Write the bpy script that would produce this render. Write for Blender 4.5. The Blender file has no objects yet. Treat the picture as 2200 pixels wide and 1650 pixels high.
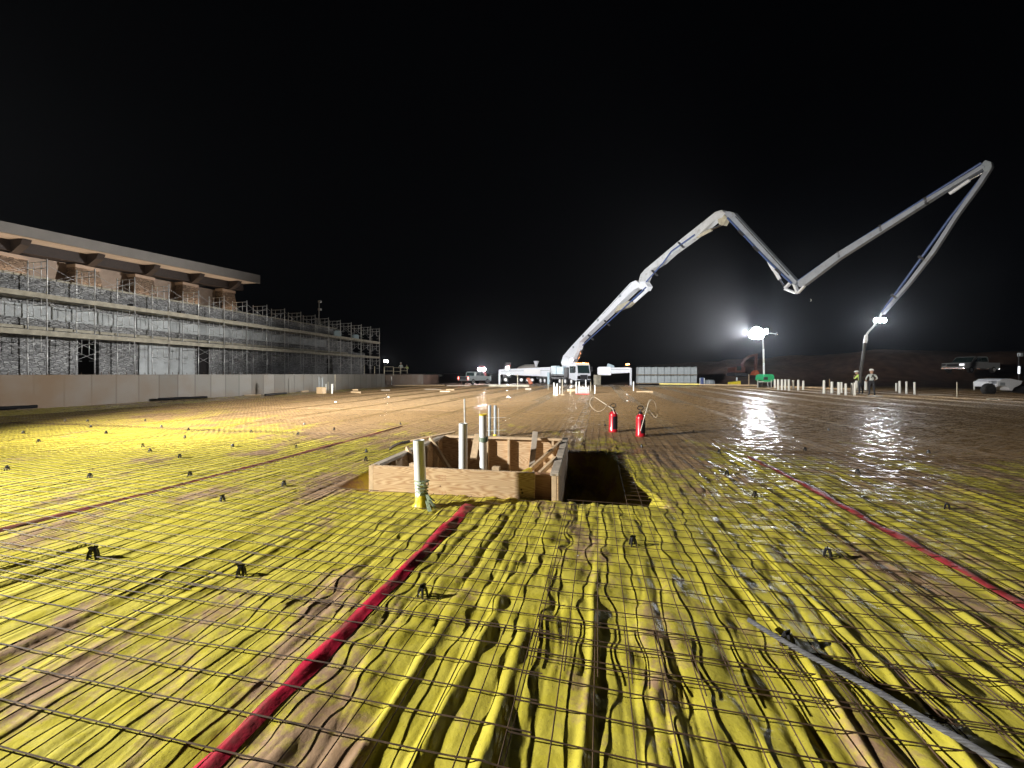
import bpy, bmesh, math, random
import numpy as np
from mathutils import Vector, Matrix, noise as mnoise
R = math.radians
rnd = random.Random(7)
sc = bpy.context.scene
COL = sc.collection

# ------------------------------------------------------------------ camera
CH, FPX, HZ = 1.4, 850.0, 803.0          # eye height, focal length and horizon row on a 2200 px wide picture
cd = bpy.data.cameras.new("camera"); cam = bpy.data.objects.new("camera", cd); COL.objects.link(cam)
cam.location = (0, 0, CH); cam.rotation_euler = (R(90), 0, 0)
cd.sensor_width = 36.0; cd.lens = 36.0 * FPX / 2200.0; cd.shift_y = -(825 - HZ) / 2200.0
cd.clip_start = 0.05; cd.clip_end = 6000
sc.camera = cam

# ------------------------------------------------------------------ world (night) and exposure
w = bpy.data.worlds.new("World"); sc.world = w; w.use_nodes = True
bg = w.node_tree.nodes["Background"]
bg.inputs[0].default_value = (0.55, 0.65, 1.0, 1); bg.inputs[1].default_value = 0.0008
sc.view_settings.view_transform = 'Standard'; sc.view_settings.look = 'None'
sc.view_settings.exposure = 0.0; sc.view_settings.gamma = 1.0
sc.render.engine = 'CYCLES'
sc.cycles.use_denoising = True
sc.cycles.max_bounces = 5; sc.cycles.diffuse_bounces = 2; sc.cycles.glossy_bounces = 2
sc.cycles.sample_clamp_direct = 0; sc.cycles.sample_clamp_indirect = 4
sc.cycles.volume_bounces = 0

def lamp(name, kind, loc, power, color=(1, 1, 1), radius=0.1, aim=None, cone=None, blend=0.3, parent=None):
    d = bpy.data.lights.new(name, kind); d.energy = power; d.color = color
    if kind in ('POINT', 'SPOT'): d.shadow_soft_size = radius
    o = bpy.data.objects.new(name, d); COL.objects.link(o); o.location = loc
    if aim is not None:
        o.rotation_euler = (Vector(aim) - Vector(loc)).to_track_quat('-Z', 'Y').to_euler()
    if cone: d.spot_size = R(cone); d.spot_blend = blend
    return o

# the site's own lamp heads plus one added fill, standing out of frame to the left and a little behind
KEY = (-13.5, 1.65, 4.8)
lamp("unseen_floodlight", 'SPOT', KEY, 22000, (1.0, 0.97, 0.91), 0.16, aim=(10, 4.6, 0), cone=106, blend=1.0)
lamp("unseen_floodlight", 'SPOT', (KEY[0], KEY[1]+0.3, KEY[2]), 105000, (0.92, 0.95, 1.0), 0.16, aim=(8.5, 48, 6), cone=50, blend=1.0)
lamp("unseen_floodlight", 'SPOT', (KEY[0]+.2, KEY[1]+0.15, KEY[2]), 84000, (1.0, 0.93, 0.80), 0.16, aim=(0.5, 27, 5.8), cone=86, blend=1.0)  # added fill head, evens out the falloff over the far ground

# ------------------------------------------------------------------ helpers
TH = R(12.5); S_, C_ = math.sin(TH), math.cos(TH)      # the slab's grid is turned 12.5 degrees from the view
def G(v, u, z=0.0): return Vector((u*S_ + v*C_, u*C_ - v*S_, z))
def gp(px, py, z=0.0):
    Y = (CH - z) * FPX / (py - HZ); return Vector(((px - 1100) / FPX * Y, Y, z))
def at(px, py, Y): return Vector(((px - 1100) / FPX * Y, Y, CH - (py - HZ) / FPX * Y))

class MB:
    def __init__(s): s.v = []; s.f = []; s.m = []; s.mi = 0
    def add(s, vs, fs):
        b = len(s.v); s.v += [tuple(p) for p in vs]
        for f in fs: s.f.append(tuple(i + b for i in f)); s.m.append(s.mi)
        return s
    def box(s, c, size, rz=0.0, rot=None):
        x, y, z = (k / 2 for k in size); M = rot if rot is not None else Matrix.Rotation(rz, 3, 'Z')
        p = [Vector(c) + M @ Vector((a*x, b*y, d*z)) for d in (-1, 1) for b in (-1, 1) for a in (-1, 1)]
        return s.add(p, [(0,2,3,1), (4,5,7,6), (0,1,5,4), (2,6,7,3), (0,4,6,2), (1,3,7,5)])
    def bar(s, p0, p1, w_, h_, up=(0, 0, 1), w1=None, h1=None):
        p0, p1 = Vector(p0), Vector(p1); d = (p1 - p0).normalized(); a = d.cross(Vector(up))
        if a.length < 1e-4: a = d.cross(Vector((1, 0, 0)))
        a.normalize(); b = a.cross(d); w1 = w_ if w1 is None else w1; h1 = h_ if h1 is None else h1
        p = [q + a*i*ww/2 + b*j*hh/2 for q, ww, hh in ((p0, w_, h_), (p1, w1, h1)) for j in (-1, 1) for i in (-1, 1)]
        return s.add(p, [(0,1,3,2), (4,6,7,5), (0,4,5,1), (2,3,7,6), (0,2,6,4), (1,5,7,3)])
    def tube(s, pts, r, n=8, cap=True, closed=False):
        pts = [Vector(p) for p in pts]; k = len(pts); rr = r if isinstance(r, (list, tuple)) else [r]*k
        vs = []; nrm = None
        for i, p in enumerate(pts):
            if closed: d = pts[(i+1) % k] - pts[i-1]
            else: d = pts[min(i+1, k-1)] - pts[max(i-1, 0)]
            d.normalize()
            if nrm is None:
                nrm = d.orthogonal().normalized()
            nrm = (nrm - d*nrm.dot(d)); nrm = nrm.normalized() if nrm.length > 1e-6 else d.orthogonal().normalized()
            b = d.cross(nrm)
            for j in range(n):
                a = 2*math.pi*j/n; vs.append(p + (nrm*math.cos(a) + b*math.sin(a))*rr[i])
        fs = []
        for i in range(k if closed else k-1):
            for j in range(n):
                q = (i+1) % k
                fs.append((i*n+j, i*n+(j+1) % n, q*n+(j+1) % n, q*n+j))
        if cap and not closed:
            fs.append(tuple(range(n-1, -1, -1))); fs.append(tuple((k-1)*n+j for j in range(n)))
        return s.add(vs, fs)
    def lathe(s, c, prof, n=20, axis=(0, 0, 1)):
        ax = Vector(axis).normalized(); a = ax.orthogonal().normalized(); b = ax.cross(a); c = Vector(c); vs = []; fs = []
        for r, h in prof:
            for j in range(n):
                t = 2*math.pi*j/n; vs.append(c + ax*h + (a*math.cos(t) + b*math.sin(t))*max(r, 1e-4))
        for i in range(len(prof)-1):
            for j in range(n): fs.append((i*n+j, i*n+(j+1) % n, (i+1)*n+(j+1) % n, (i+1)*n+j))
        fs.append(tuple(range(n-1, -1, -1))); fs.append(tuple((len(prof)-1)*n+j for j in range(n)))
        return s.add(vs, fs)
    def prism(s, poly, off):
        """poly: 3-D points of a face; extruded by +-off/2"""
        off = Vector(off); n = len(poly); vs = [Vector(p) - off/2 for p in poly] + [Vector(p) + off/2 for p in poly]
        fs = [tuple(range(n)), tuple(range(2*n-1, n-1, -1))] + [(i, i+n, (i+1) % n + n, (i+1) % n) for i in range(n)]
        return s.add(vs, fs)
    def ball(s, c, r, n=12, m=8, sq=(1, 1, 1)):
        c = Vector(c); vs = [c + Vector((0, 0, -r*sq[2]))]; fs = []
        for i in range(1, m):
            t = math.pi*i/m
            for j in range(n):
                a = 2*math.pi*j/n; vs.append(c + Vector((r*math.sin(t)*math.cos(a)*sq[0], r*math.sin(t)*math.sin(a)*sq[1], -r*math.cos(t)*sq[2])))
        vs.append(c + Vector((0, 0, r*sq[2]))); L = len(vs)-1
        for j in range(n):
            fs.append((0, 1+(j+1) % n, 1+j)); fs.append((L, L-n+j, L-n+(j+1) % n))
            for i in range(m-2): a = 1+i*n; fs.append((a+j, a+(j+1) % n, a+n+(j+1) % n, a+n+j))
        return s.add(vs, fs)
    def build(s, name, mat, parent=None, smooth=None, bevel=0):
        me = bpy.data.meshes.new(name)
        inv = parent.matrix_basis.inverted() if parent is not None else Matrix()
        if parent is not None and parent.parent is not None: inv = (parent.parent.matrix_basis @ parent.matrix_basis).inverted()
        me.from_pydata([inv @ Vector(p) for p in s.v], [], s.f)
        mats = mat if isinstance(mat, (list, tuple)) else [mat]
        for m in mats: me.materials.append(m)
        if len(mats) > 1: me.polygons.foreach_set('material_index', s.m)
        bm = bmesh.new(); bm.from_mesh(me); bmesh.ops.recalc_face_normals(bm, faces=bm.faces); bm.to_mesh(me); bm.free()
        o = bpy.data.objects.new(name, me); COL.objects.link(o)
        if parent is not None: o.parent = parent
        if smooth:
            me.polygons.foreach_set('use_smooth', [True]*len(me.polygons))
            e = me.attributes.new('sharp_edge', 'BOOLEAN', 'EDGE')
            bm = bmesh.new(); bm.from_mesh(me); bm.edges.ensure_lookup_table()
            e = me.attributes['sharp_edge']
            for i, ed in enumerate(bm.edges):
                if len(ed.link_faces) == 2 and ed.calc_face_angle(0) > R(smooth): e.data[i].value = True
            bm.free()
        if bevel:
            md = o.modifiers.new('bevel', 'BEVEL'); md.width = bevel; md.segments = 2; md.limit_method = 'ANGLE'
        return o

def tag(o, label=None, cat=None, group=None, kind=None):
    if label: o['label'] = label
    if cat: o['category'] = cat
    if group: o['group'] = group
    if kind: o['kind'] = kind
    return o
def thing(name, label, cat, loc=(0, 0, 0), rz=0.0, group=None):
    o = bpy.data.objects.new(name, None); COL.objects.link(o); o.location = loc; o.rotation_euler = (0, 0, rz)
    o.empty_display_size = 0.3
    o.matrix_basis = Matrix.Translation(Vector(loc)) @ Matrix.Rotation(rz, 4, 'Z')
    return tag(o, label, cat, group)
KIDS = {}
def copy_tree(o, loc, rz=0.0, label=None, group=None, scale=None):
    c = o.copy(); COL.objects.link(c); c.location = loc; c.rotation_euler = (0, 0, rz)
    if scale: c.scale = scale
    if label: c['label'] = label
    if group: c['group'] = group
    if o.name not in KIDS:
        KIDS[o.name] = [(ch, [g for g in bpy.data.objects if g.parent == ch]) for ch in bpy.data.objects if ch.parent == o]
    for ch, gs in KIDS[o.name]:
        k = ch.copy(); COL.objects.link(k); k.parent = c
        for g in gs: q = g.copy(); COL.objects.link(q); q.parent = k
    return c

# ------------------------------------------------------------------ materials
def mat(name, col, rough=0.6, metal=0.0, var=0.0, vscale=8.0, bump=0.0, bscale=60.0, emit=None, spec=0.5, dirt=None, dscale=3.0, damt=0.5, stretch=None, coat=0.0):
    m = bpy.data.materials.new(name); m.use_nodes = True; nt = m.node_tree; b = nt.nodes["Principled BSDF"]
    b.inputs['Base Color'].default_value = (*col, 1); b.inputs['Roughness'].default_value = rough
    b.inputs['Metallic'].default_value = metal; b.inputs['Specular IOR Level'].default_value = spec
    b.inputs['Coat Weight'].default_value = coat
    tc = nt.nodes.new('ShaderNodeTexCoord'); src = tc.outputs['Object']
    if stretch:
        mp = nt.nodes.new('ShaderNodeMapping'); mp.inputs['Scale'].default_value = stretch
        nt.links.new(src, mp.inputs[0]); src = mp.outputs[0]
    last = None
    if var:
        n = nt.nodes.new('ShaderNodeTexNoise'); n.inputs['Scale'].default_value = vscale; n.inputs['Detail'].default_value = 6
        nt.links.new(src, n.inputs['Vector'])
        r = nt.nodes.new('ShaderNodeValToRGB'); r.color_ramp.elements[0].position = 0.3; r.color_ramp.elements[1].position = 0.7
        r.color_ramp.elements[0].color = (*[c*(1-var) for c in col], 1); r.color_ramp.elements[1].color = (*[min(1, c*(1+var)) for c in col], 1)
        nt.links.new(n.outputs[0], r.inputs[0]); last = r.outputs[0]
        nt.links.new(last, b.inputs['Base Color'])
    if dirt:
        n = nt.nodes.new('ShaderNodeTexNoise'); n.inputs['Scale'].default_value = dscale; n.inputs['Detail'].default_value = 8
        n.inputs['Roughness'].default_value = 0.65; nt.links.new(src, n.inputs['Vector'])
        r = nt.nodes.new('ShaderNodeMapRange'); r.inputs[1].default_value = 0.75 - damt*0.5; r.inputs[2].default_value = 0.9 - damt*0.4
        nt.links.new(n.outputs[0], r.inputs[0])
        mx = nt.nodes.new('ShaderNodeMix'); mx.data_type = 'RGBA'; mx.inputs[6].default_value = (*col, 1); mx.inputs[7].default_value = (*dirt, 1)
        if last: nt.links.new(last, mx.inputs[6])
        nt.links.new(r.outputs[0], mx.inputs[0]); nt.links.new(mx.outputs[2], b.inputs['Base Color'])
    if bump:
        n = nt.nodes.new('ShaderNodeTexNoise'); n.inputs['Scale'].default_value = bscale; n.inputs['Detail'].default_value = 5
        nt.links.new(src, n.inputs['Vector'])
        bp = nt.nodes.new('ShaderNodeBump'); bp.inputs['Strength'].default_value = bump; bp.inputs['Distance'].default_value = 0.01
        nt.links.new(n.outputs[0], bp.inputs['Height']); nt.links.new(bp.outputs[0], b.inputs['Normal'])
    if emit:
        b.inputs['Emission Color'].default_value = (*emit[0], 1); b.inputs['Emission Strength'].default_value = emit[1]
    return m

def nodes_of(m): return m.node_tree.nodes, m.node_tree.links, m.node_tree.nodes["Principled BSDF"]

M = {}
M['pvc'] = mat('white_pvc', (0.75, 0.77, 0.76), 0.35, var=0.05, vscale=5, dirt=(0.36, 0.28, 0.20), dscale=9, damt=0.12)
M['conduit'] = mat('grey_conduit', (0.30, 0.34, 0.38), 0.4, var=0.1)
M['rebar'] = mat('rusty_steel', (0.13, 0.075, 0.045), 0.6, 0.3, var=0.4, vscale=30)
M['galv'] = mat('galvanised_steel', (0.76, 0.77, 0.77), 0.38, 0.35, var=0.15, vscale=14)
M['muddy_wire'] = mat('muddy_mesh_wire', (0.135, 0.088, 0.045), 0.6, 0.0, var=0.4, vscale=12, spec=0.2)
M['brace_tube'] = mat('dull_tube', (0.46, 0.46, 0.46), 0.6, 0.0, var=0.3, vscale=6)
M['wire'] = mat('mesh_wire', (0.060, 0.036, 0.020), 0.7, 0.0, var=0.5, vscale=25, spec=0.25)
M['lumber'] = mat('sawn_lumber', (0.60, 0.44, 0.27), 0.75, var=0.16, vscale=5, bump=0.25, bscale=40, stretch=(3, 3, 3), dirt=(0.30, 0.19, 0.12), dscale=3, damt=0.35)
M['grey_lumber'] = mat('weathered_lumber', (0.42, 0.36, 0.29), 0.8, var=0.2, vscale=6, bump=0.3, bscale=40, dirt=(0.2, 0.15, 0.11), damt=0.4)
M['black_plastic'] = mat('black_plastic', (0.015, 0.015, 0.017), 0.35)
M['black_rubber'] = mat('black_rubber', (0.02, 0.02, 0.021), 0.75, var=0.3, dirt=(0.12, 0.075, 0.05), damt=0.35)
M['red_tank'] = mat('red_enamel', (0.55, 0.015, 0.03), 0.3, var=0.12, vscale=12, coat=0.3, dirt=(0.22, 0.05, 0.04), dscale=12, damt=0.2)
M['yellow_tape'] = mat('yellow_tape', (0.75, 0.60, 0.04), 0.4, bump=0.4, bscale=30)
M['clear_plastic'] = mat('clear_film', (0.45, 0.55, 0.38), 0.25, bump=0.6, bscale=50)
M['cable'] = mat('steel_cable', (0.09, 0.09, 0.095), 0.7, 0.0, var=0.3, vscale=40)
M['white_paint'] = mat('white_truck_paint', (0.74, 0.77, 0.84), 0.35, var=0.06, vscale=2, dirt=(0.33, 0.30, 0.28), dscale=1.6, damt=0.22)
M['pale_blue'] = mat('pale_blue_paint', (0.46, 0.60, 0.68), 0.4, var=0.08, vscale=2, dirt=(0.25, 0.22, 0.2), dscale=2, damt=0.25)
M['blue_pipe'] = mat('blue_pipe', (0.06, 0.10, 0.26), 0.4, var=0.2)
M['dark_steel'] = mat('dark_steel', (0.05, 0.05, 0.055), 0.5, 0.4, var=0.3)
M['chrome'] = mat('chrome', (0.7, 0.7, 0.72), 0.15, 1.0)
M['glass'] = mat('dark_glass', (0.02, 0.04, 0.04), 0.06, 0.0, spec=0.7)
M['green_paint'] = mat('green_enamel', (0.02, 0.42, 0.17), 0.4, var=0.1, dirt=(0.15, 0.13, 0.09), damt=0.2)
M['orange_paint'] = mat('orange_enamel', (0.55, 0.13, 0.05), 0.5, var=0.2, dirt=(0.13, 0.06, 0.04), damt=0.4)
M['cmu'] = mat('grey_block', (0.36, 0.40, 0.42), 0.85)
M['pallet'] = mat('pallet_wood', (0.32, 0.25, 0.17), 0.85, var=0.25)
M['skin'] = mat('skin', (0.45, 0.27, 0.19), 0.55)
M['concrete'] = mat('concrete', (0.33, 0.32, 0.30), 0.85)
M['brown_dark'] = mat('dark_timber', (0.022, 0.013, 0.010), 0.7, var=0.3)
def glow(name, col, s): return mat(name, (0.8, 0.8, 0.8), 0.4, emit=(col, s))
M['lamp_white'] = glow('lamp_white', (0.95, 0.97, 1.0), 400)
M['lamp_small'] = glow('lamp_small', (1.0, 0.95, 0.88), 60)
M['lamp_amber'] = glow('lamp_amber', (1.0, 0.35, 0.08), 12)
M['lamp_red'] = glow('lamp_red', (1.0, 0.08, 0.06), 14)
M['lamp_warm'] = glow('lamp_warm', (1.0, 0.72, 0.36), 40)

# plywood: contour-like grain
def plywood(name, base, dark, sc3):
    m = mat(name, base, 0.7); N, L, b = nodes_of(m)
    tc = N.new('ShaderNodeTexCoord'); mp = N.new('ShaderNodeMapping'); mp.inputs['Scale'].default_value = sc3
    L.new(tc.outputs['Object'], mp.inputs[0])
    n = N.new('ShaderNodeTexNoise'); n.inputs['Scale'].default_value = 1.0; n.inputs['Detail'].default_value = 2.0; n.inputs['Roughness'].default_value = 0.4
    L.new(mp.outputs[0], n.inputs['Vector'])
    mu = N.new('ShaderNodeMath'); mu.operation = 'MULTIPLY'; mu.inputs[1].default_value = 22.0; L.new(n.outputs[0], mu.inputs[0])
    fr = N.new('ShaderNodeMath'); fr.operation = 'PINGPONG'; fr.inputs[1].default_value = 0.5; L.new(mu.outputs[0], fr.inputs[0])
    r = N.new('ShaderNodeValToRGB'); e = r.color_ramp.elements; e[0].position = 0.0; e[0].color = (*dark, 1); e[1].position = 0.42; e[1].color = (*base, 1)
    L.new(fr.outputs[0], r.inputs[0])
    n2 = N.new('ShaderNodeTexNoise'); n2.inputs['Scale'].default_value = 2.2; n2.inputs['Detail'].default_value = 7; L.new(tc.outputs['Object'], n2.inputs['Vector'])
    mr = N.new('ShaderNodeMapRange'); mr.inputs[1].default_value = 0.35; mr.inputs[2].default_value = 0.75; mr.inputs[3].default_value = 0.0; mr.inputs[4].default_value = 0.35
    L.new(n2.outputs[0], mr.inputs[0])
    mx = N.new('ShaderNodeMix'); mx.data_type = 'RGBA'; L.new(mr.outputs[0], mx.inputs[0]); L.new(r.outputs[0], mx.inputs[6]); mx.inputs[7].default_value = (*[c*0.72 for c in base], 1)
    L.new(mx.outputs[2], b.inputs['Base Color'])
    bp = N.new('ShaderNodeBump'); bp.inputs['Strength'].default_value = 0.2; bp.inputs['Distance'].default_value = 0.004
    L.new(fr.outputs[0], bp.inputs['Height']); L.new(bp.outputs[0], b.inputs['Normal'])
    return m
M['ply'] = plywood('plywood_face', (0.68, 0.49, 0.29), (0.44, 0.25, 0.12), (1.0, 3.0, 8.0))
M['ply_red'] = plywood('oiled_plywood', (0.42, 0.24, 0.13), (0.30, 0.15, 0.08), (1.0, 3.0, 8.0))

# stone veneer
def stone(name, c0, c1, scale, mortar):
    m = mat(name, c0, 0.9); N, L, b = nodes_of(m)
    tc = N.new('ShaderNodeTexCoord'); mp = N.new('ShaderNodeMapping'); mp.inputs['Scale'].default_value = (scale, scale*0.9, scale*2.3); L.new(tc.outputs['Object'], mp.inputs[0])
    vo = N.new('ShaderNodeTexVoronoi'); vo.inputs['Scale'].default_value = 1.0; L.new(mp.outputs[0], vo.inputs['Vector'])
    ve = N.new('ShaderNodeTexVoronoi'); ve.feature = 'DISTANCE_TO_EDGE'; ve.inputs['Scale'].default_value = 1.0; L.new(mp.outputs[0], ve.inputs['Vector'])
    sp = N.new('ShaderNodeSeparateColor'); L.new(vo.outputs['Color'], sp.inputs[0])
    r = N.new('ShaderNodeMix'); r.data_type = 'RGBA'; r.inputs[6].default_value = (*c0, 1); r.inputs[7].default_value = (*c1, 1); L.new(sp.outputs[0], r.inputs[0])
    g = N.new('ShaderNodeMapRange'); g.inputs[1].default_value = 0.02; g.inputs[2].default_value = 0.09; L.new(ve.outputs['Distance'], g.inputs[0])
    mx = N.new('ShaderNodeMix'); mx.data_type = 'RGBA'; mx.inputs[6].default_value = (*mortar, 1); L.new(g.outputs[0], mx.inputs[0]); L.new(r.outputs[2], mx.inputs[7])
    n2 = N.new('ShaderNodeTexNoise'); n2.inputs['Scale'].default_value = 0.5; n2.inputs['Detail'].default_value = 6; L.new(tc.outputs['Object'], n2.inputs['Vector'])
    m2 = N.new('ShaderNodeMix'); m2.data_type = 'RGBA'; m2.blend_type = 'MULTIPLY'; m2.inputs[0].default_value = 0.7
    r2 = N.new('ShaderNodeMapRange'); r2.inputs[1].default_value = 0.3; r2.inputs[2].default_value = 0.7; r2.inputs[3].default_value = 0.45; r2.inputs[4].default_value = 1.25; L.new(n2.outputs[0], r2.inputs[0])
    L.new(mx.outputs[2], m2.inputs[6]); L.new(r2.outputs[0], m2.inputs[7]); L.new(m2.outputs[2], b.inputs['Base Color'])
    bp = N.new('ShaderNodeBump'); bp.inputs['Strength'].default_value = 0.8; bp.inputs['Distance'].default_value = 0.05
    L.new(g.outputs[0], bp.inputs['Height']); L.new(bp.outputs[0], b.inputs['Normal'])
    return m
M['stone'] = stone('grey_stone_veneer', (0.20, 0.205, 0.21), (0.48, 0.49, 0.49), 4.2, (0.17, 0.17, 0.17))
M['brown_stone'] = stone('brown_stone_veneer', (0.16, 0.11, 0.08), (0.40, 0.30, 0.22), 4.6, (0.10, 0.08, 0.06))
M['boom_half_dimmed'] = mat('half_dimmed_white_paint', (0.52, 0.54, 0.57), 0.45, var=0.12, vscale=2, dirt=(0.25, 0.24, 0.22), dscale=1.8, damt=0.4)  # second section: dimmer light put into a greyer copy of the white
M['boom_dimmed'] = mat('dimmed_white_paint', (0.29, 0.32, 0.38), 0.45, var=0.12, vscale=2, dirt=(0.20, 0.19, 0.18), dscale=1.8, damt=0.4)  # outer sections: weaker light put into a still darker copy of the white
M['stucco'] = mat('tan_stucco', (0.42, 0.32, 0.25), 0.9, var=0.12, vscale=2, bump=0.3, bscale=50)
M['soffit'] = mat('pale_soffit', (0.48, 0.42, 0.37), 0.8, var=0.08, vscale=1.5)
M['fascia'] = mat('taupe_fascia', (0.20, 0.185, 0.168), 0.7, var=0.08, vscale=1.2)
M['plank'] = mat('scaffold_plank', (0.40, 0.37, 0.29), 0.85, var=0.25, vscale=2.5)
M['plaster'] = mat('pale_board', (0.46, 0.49, 0.50), 0.9, var=0.2, vscale=1.2)
M['hole'] = mat('dark_interior', (0.012, 0.010, 0.010), 0.9)

# concrete wall with panel joints and tide stains (object axes: x across, y along the wall)
def wall_mat():
    m = mat('stained_concrete', (0.33, 0.33, 0.31), 0.85); N, L, b = nodes_of(m)
    tc = N.new('ShaderNodeTexCoord'); sx = N.new('ShaderNodeSeparateXYZ'); L.new(tc.outputs['Object'], sx.inputs[0])
    q = N.new('ShaderNodeMath'); q.operation = 'MULTIPLY'; q.inputs[1].default_value = 1.05; L.new(sx.outputs['Y'], q.inputs[0])
    fl = N.new('ShaderNodeMath'); fl.operation = 'FLOOR'; L.new(q.outputs[0], fl.inputs[0])
    wn = N.new('ShaderNodeTexWhiteNoise'); wn.noise_dimensions = '1D'; L.new(fl.outputs[0], wn.inputs['W'])
    r = N.new('ShaderNodeValToRGB'); e = r.color_ramp.elements; e[0].color = (0.18, 0.172, 0.155, 1); e[1].color = (0.27, 0.26, 0.238, 1)
    k = r.color_ramp.elements.new(0.35); k.color = (0.225, 0.217, 0.197, 1); L.new(wn.outputs['Value'], r.inputs[0])
    fr = N.new('ShaderNodeMath'); fr.operation = 'FRACT'; L.new(q.outputs[0], fr.inputs[0])
    pg = N.new('ShaderNodeMath'); pg.operation = 'PINGPONG'; pg.inputs[1].default_value = 0.5; L.new(fr.outputs[0], pg.inputs[0])
    jr = N.new('ShaderNodeMapRange'); jr.inputs[1].default_value = 0.0; jr.inputs[2].default_value = 0.05; jr.inputs[3].default_value = 0.5; jr.inputs[4].default_value = 1.0; L.new(pg.outputs[0], jr.inputs[0])
    m1 = N.new('ShaderNodeMix'); m1.data_type = 'RGBA'; m1.blend_type = 'MULTIPLY'; m1.inputs[0].default_value = 1; L.new(r.outputs[0], m1.inputs[6]); L.new(jr.outputs[0], m1.inputs[7])
    n = N.new('ShaderNodeTexNoise'); n.inputs['Scale'].default_value = 0.9; n.inputs['Detail'].default_value = 7; L.new(tc.outputs['Object'], n.inputs['Vector'])
    # red mud splashed up from the foot of the wall and over its near end
    zz = N.new('ShaderNodeMath'); zz.operation = 'MULTIPLY_ADD'; zz.inputs[1].default_value = -0.9; zz.inputs[2].default_value = 0.42; L.new(sx.outputs['Z'], zz.inputs[0])
    yy = N.new('ShaderNodeMapRange'); yy.inputs[1].default_value = 6.0; yy.inputs[2].default_value = 13.5; yy.inputs[3].default_value = 0.95; yy.inputs[4].default_value = 0.0; L.new(sx.outputs['Y'], yy.inputs[0])
    mxx = N.new('ShaderNodeMath'); mxx.operation = 'MAXIMUM'; L.new(zz.outputs[0], mxx.inputs[0]); L.new(yy.outputs[0], mxx.inputs[1])
    ad = N.new('ShaderNodeMath'); ad.operation = 'MULTIPLY_ADD'; ad.inputs[1].default_value = 1.5; ad.inputs[2].default_value = -0.75; L.new(n.outputs[0], ad.inputs[0])
    su = N.new('ShaderNodeMath'); su.use_clamp = True; L.new(mxx.outputs[0], su.inputs[0]); L.new(ad.outputs[0], su.inputs[1])
    m2 = N.new('ShaderNodeMix'); m2.data_type = 'RGBA'; L.new(su.outputs[0], m2.inputs[0]); L.new(m1.outputs[2], m2.inputs[6]); m2.inputs[7].default_value = (0.20, 0.14, 0.09, 1)
    L.new(m2.outputs[2], b.inputs['Base Color'])
    bp = N.new('ShaderNodeBump'); bp.inputs['Strength'].default_value = 0.3; bp.inputs['Distance'].default_value = 0.02; L.new(n.outputs[0], bp.inputs['Height']); L.new(bp.outputs[0], b.inputs['Normal'])
    return m
M['wall'] = wall_mat()
M['dirt'] = mat('red_dirt', (0.15, 0.085, 0.055), 0.85, var=0.35, vscale=0.8, bump=1.0, bscale=3)

# block stacks: coursed pattern
def cmu_mat():
    m = M['cmu']; N, L, b = nodes_of(m)
    tc = N.new('ShaderNodeTexCoord'); br = N.new('ShaderNodeTexBrick'); br.inputs['Scale'].default_value = 1.0
    br.inputs['Color1'].default_value = (0.33, 0.38, 0.40, 1); br.inputs['Color2'].default_value = (0.42, 0.46, 0.48, 1); br.inputs['Mortar'].default_value = (0.20, 0.23, 0.25, 1)
    br.inputs['Brick Width'].default_value = 0.4; br.inputs['Row Height'].default_value = 0.2; br.inputs['Mortar Size'].default_value = 0.012; br.offset = 0.0
    mp = N.new('ShaderNodeMapping'); mp.inputs['Rotation'].default_value = (R(90), 0, 0); L.new(tc.outputs['Object'], mp.inputs[0]); L.new(mp.outputs[0], br.inputs['Vector'])
    L.new(br.outputs['Color'], b.inputs['Base Color'])
cmu_mat()

# ------------------------------------------------------------------ relief of the sheet
TAB = np.random.default_rng(5).random((256, 256))
def vn(x, y, seed=0):
    x = x + seed*17.31; y = y + seed*9.77
    ix = np.floor(x).astype(int); iy = np.floor(y).astype(int); fx = x-ix; fy = y-iy
    fx = fx*fx*fx*(fx*(fx*6-15)+10); fy = fy*fy*fy*(fy*(fy*6-15)+10)
    a = TAB[ix & 255, iy & 255]; b = TAB[(ix+1) & 255, iy & 255]; c = TAB[ix & 255, (iy+1) & 255]; d = TAB[(ix+1) & 255, (iy+1) & 255]
    return (a*(1-fx)+b*fx)*(1-fy) + (c*(1-fx)+d*fx)*fy
def ss(a, b, x): t = np.clip((x-a)/(b-a), 0, 1); return t*t*(3-2*t)

BTH = R(10.5); BC = Vector((-0.38, 5.74, 0)); BW, BD = 2.26, 2.45     # the form box
def Bx(a, b, z): return BC + Vector((a*math.cos(BTH) + b*math.sin(BTH), -a*math.sin(BTH) + b*math.cos(BTH), z))
def smooth_h(X, Y):
    u = X*S_+Y*C_; v = X*C_-Y*S_
    return 0.03*(vn(v/2.3, u/2.9, 1)-0.5) + 0.012*(vn(v/0.8, u/1.1, 2)-0.5)
def pit(X, Y):
    dx = X-BC.x; dy = Y-BC.y; a = dx*math.cos(BTH)-dy*math.sin(BTH); b = dx*math.sin(BTH)+dy*math.cos(BTH)
    wob = 0.10*(vn(a/0.35, b/0.35, 9)-0.5)
    inner = ss(-BW/2-0.55, -BW/2-0.22, a+wob)*(1-ss(BW/2+0.62, BW/2+0.92, a+wob+0.16*(b-0.2)))*ss(-BD/2+0.015, -BD/2+0.05, b)*(1-ss(BD/2+0.05, BD/2+0.35, b+wob))
    right = ss(BW/2-0.1, BW/2+0.1, a)
    return inner*(0.30 + 0.22*right)
CHAIRS = []
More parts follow.
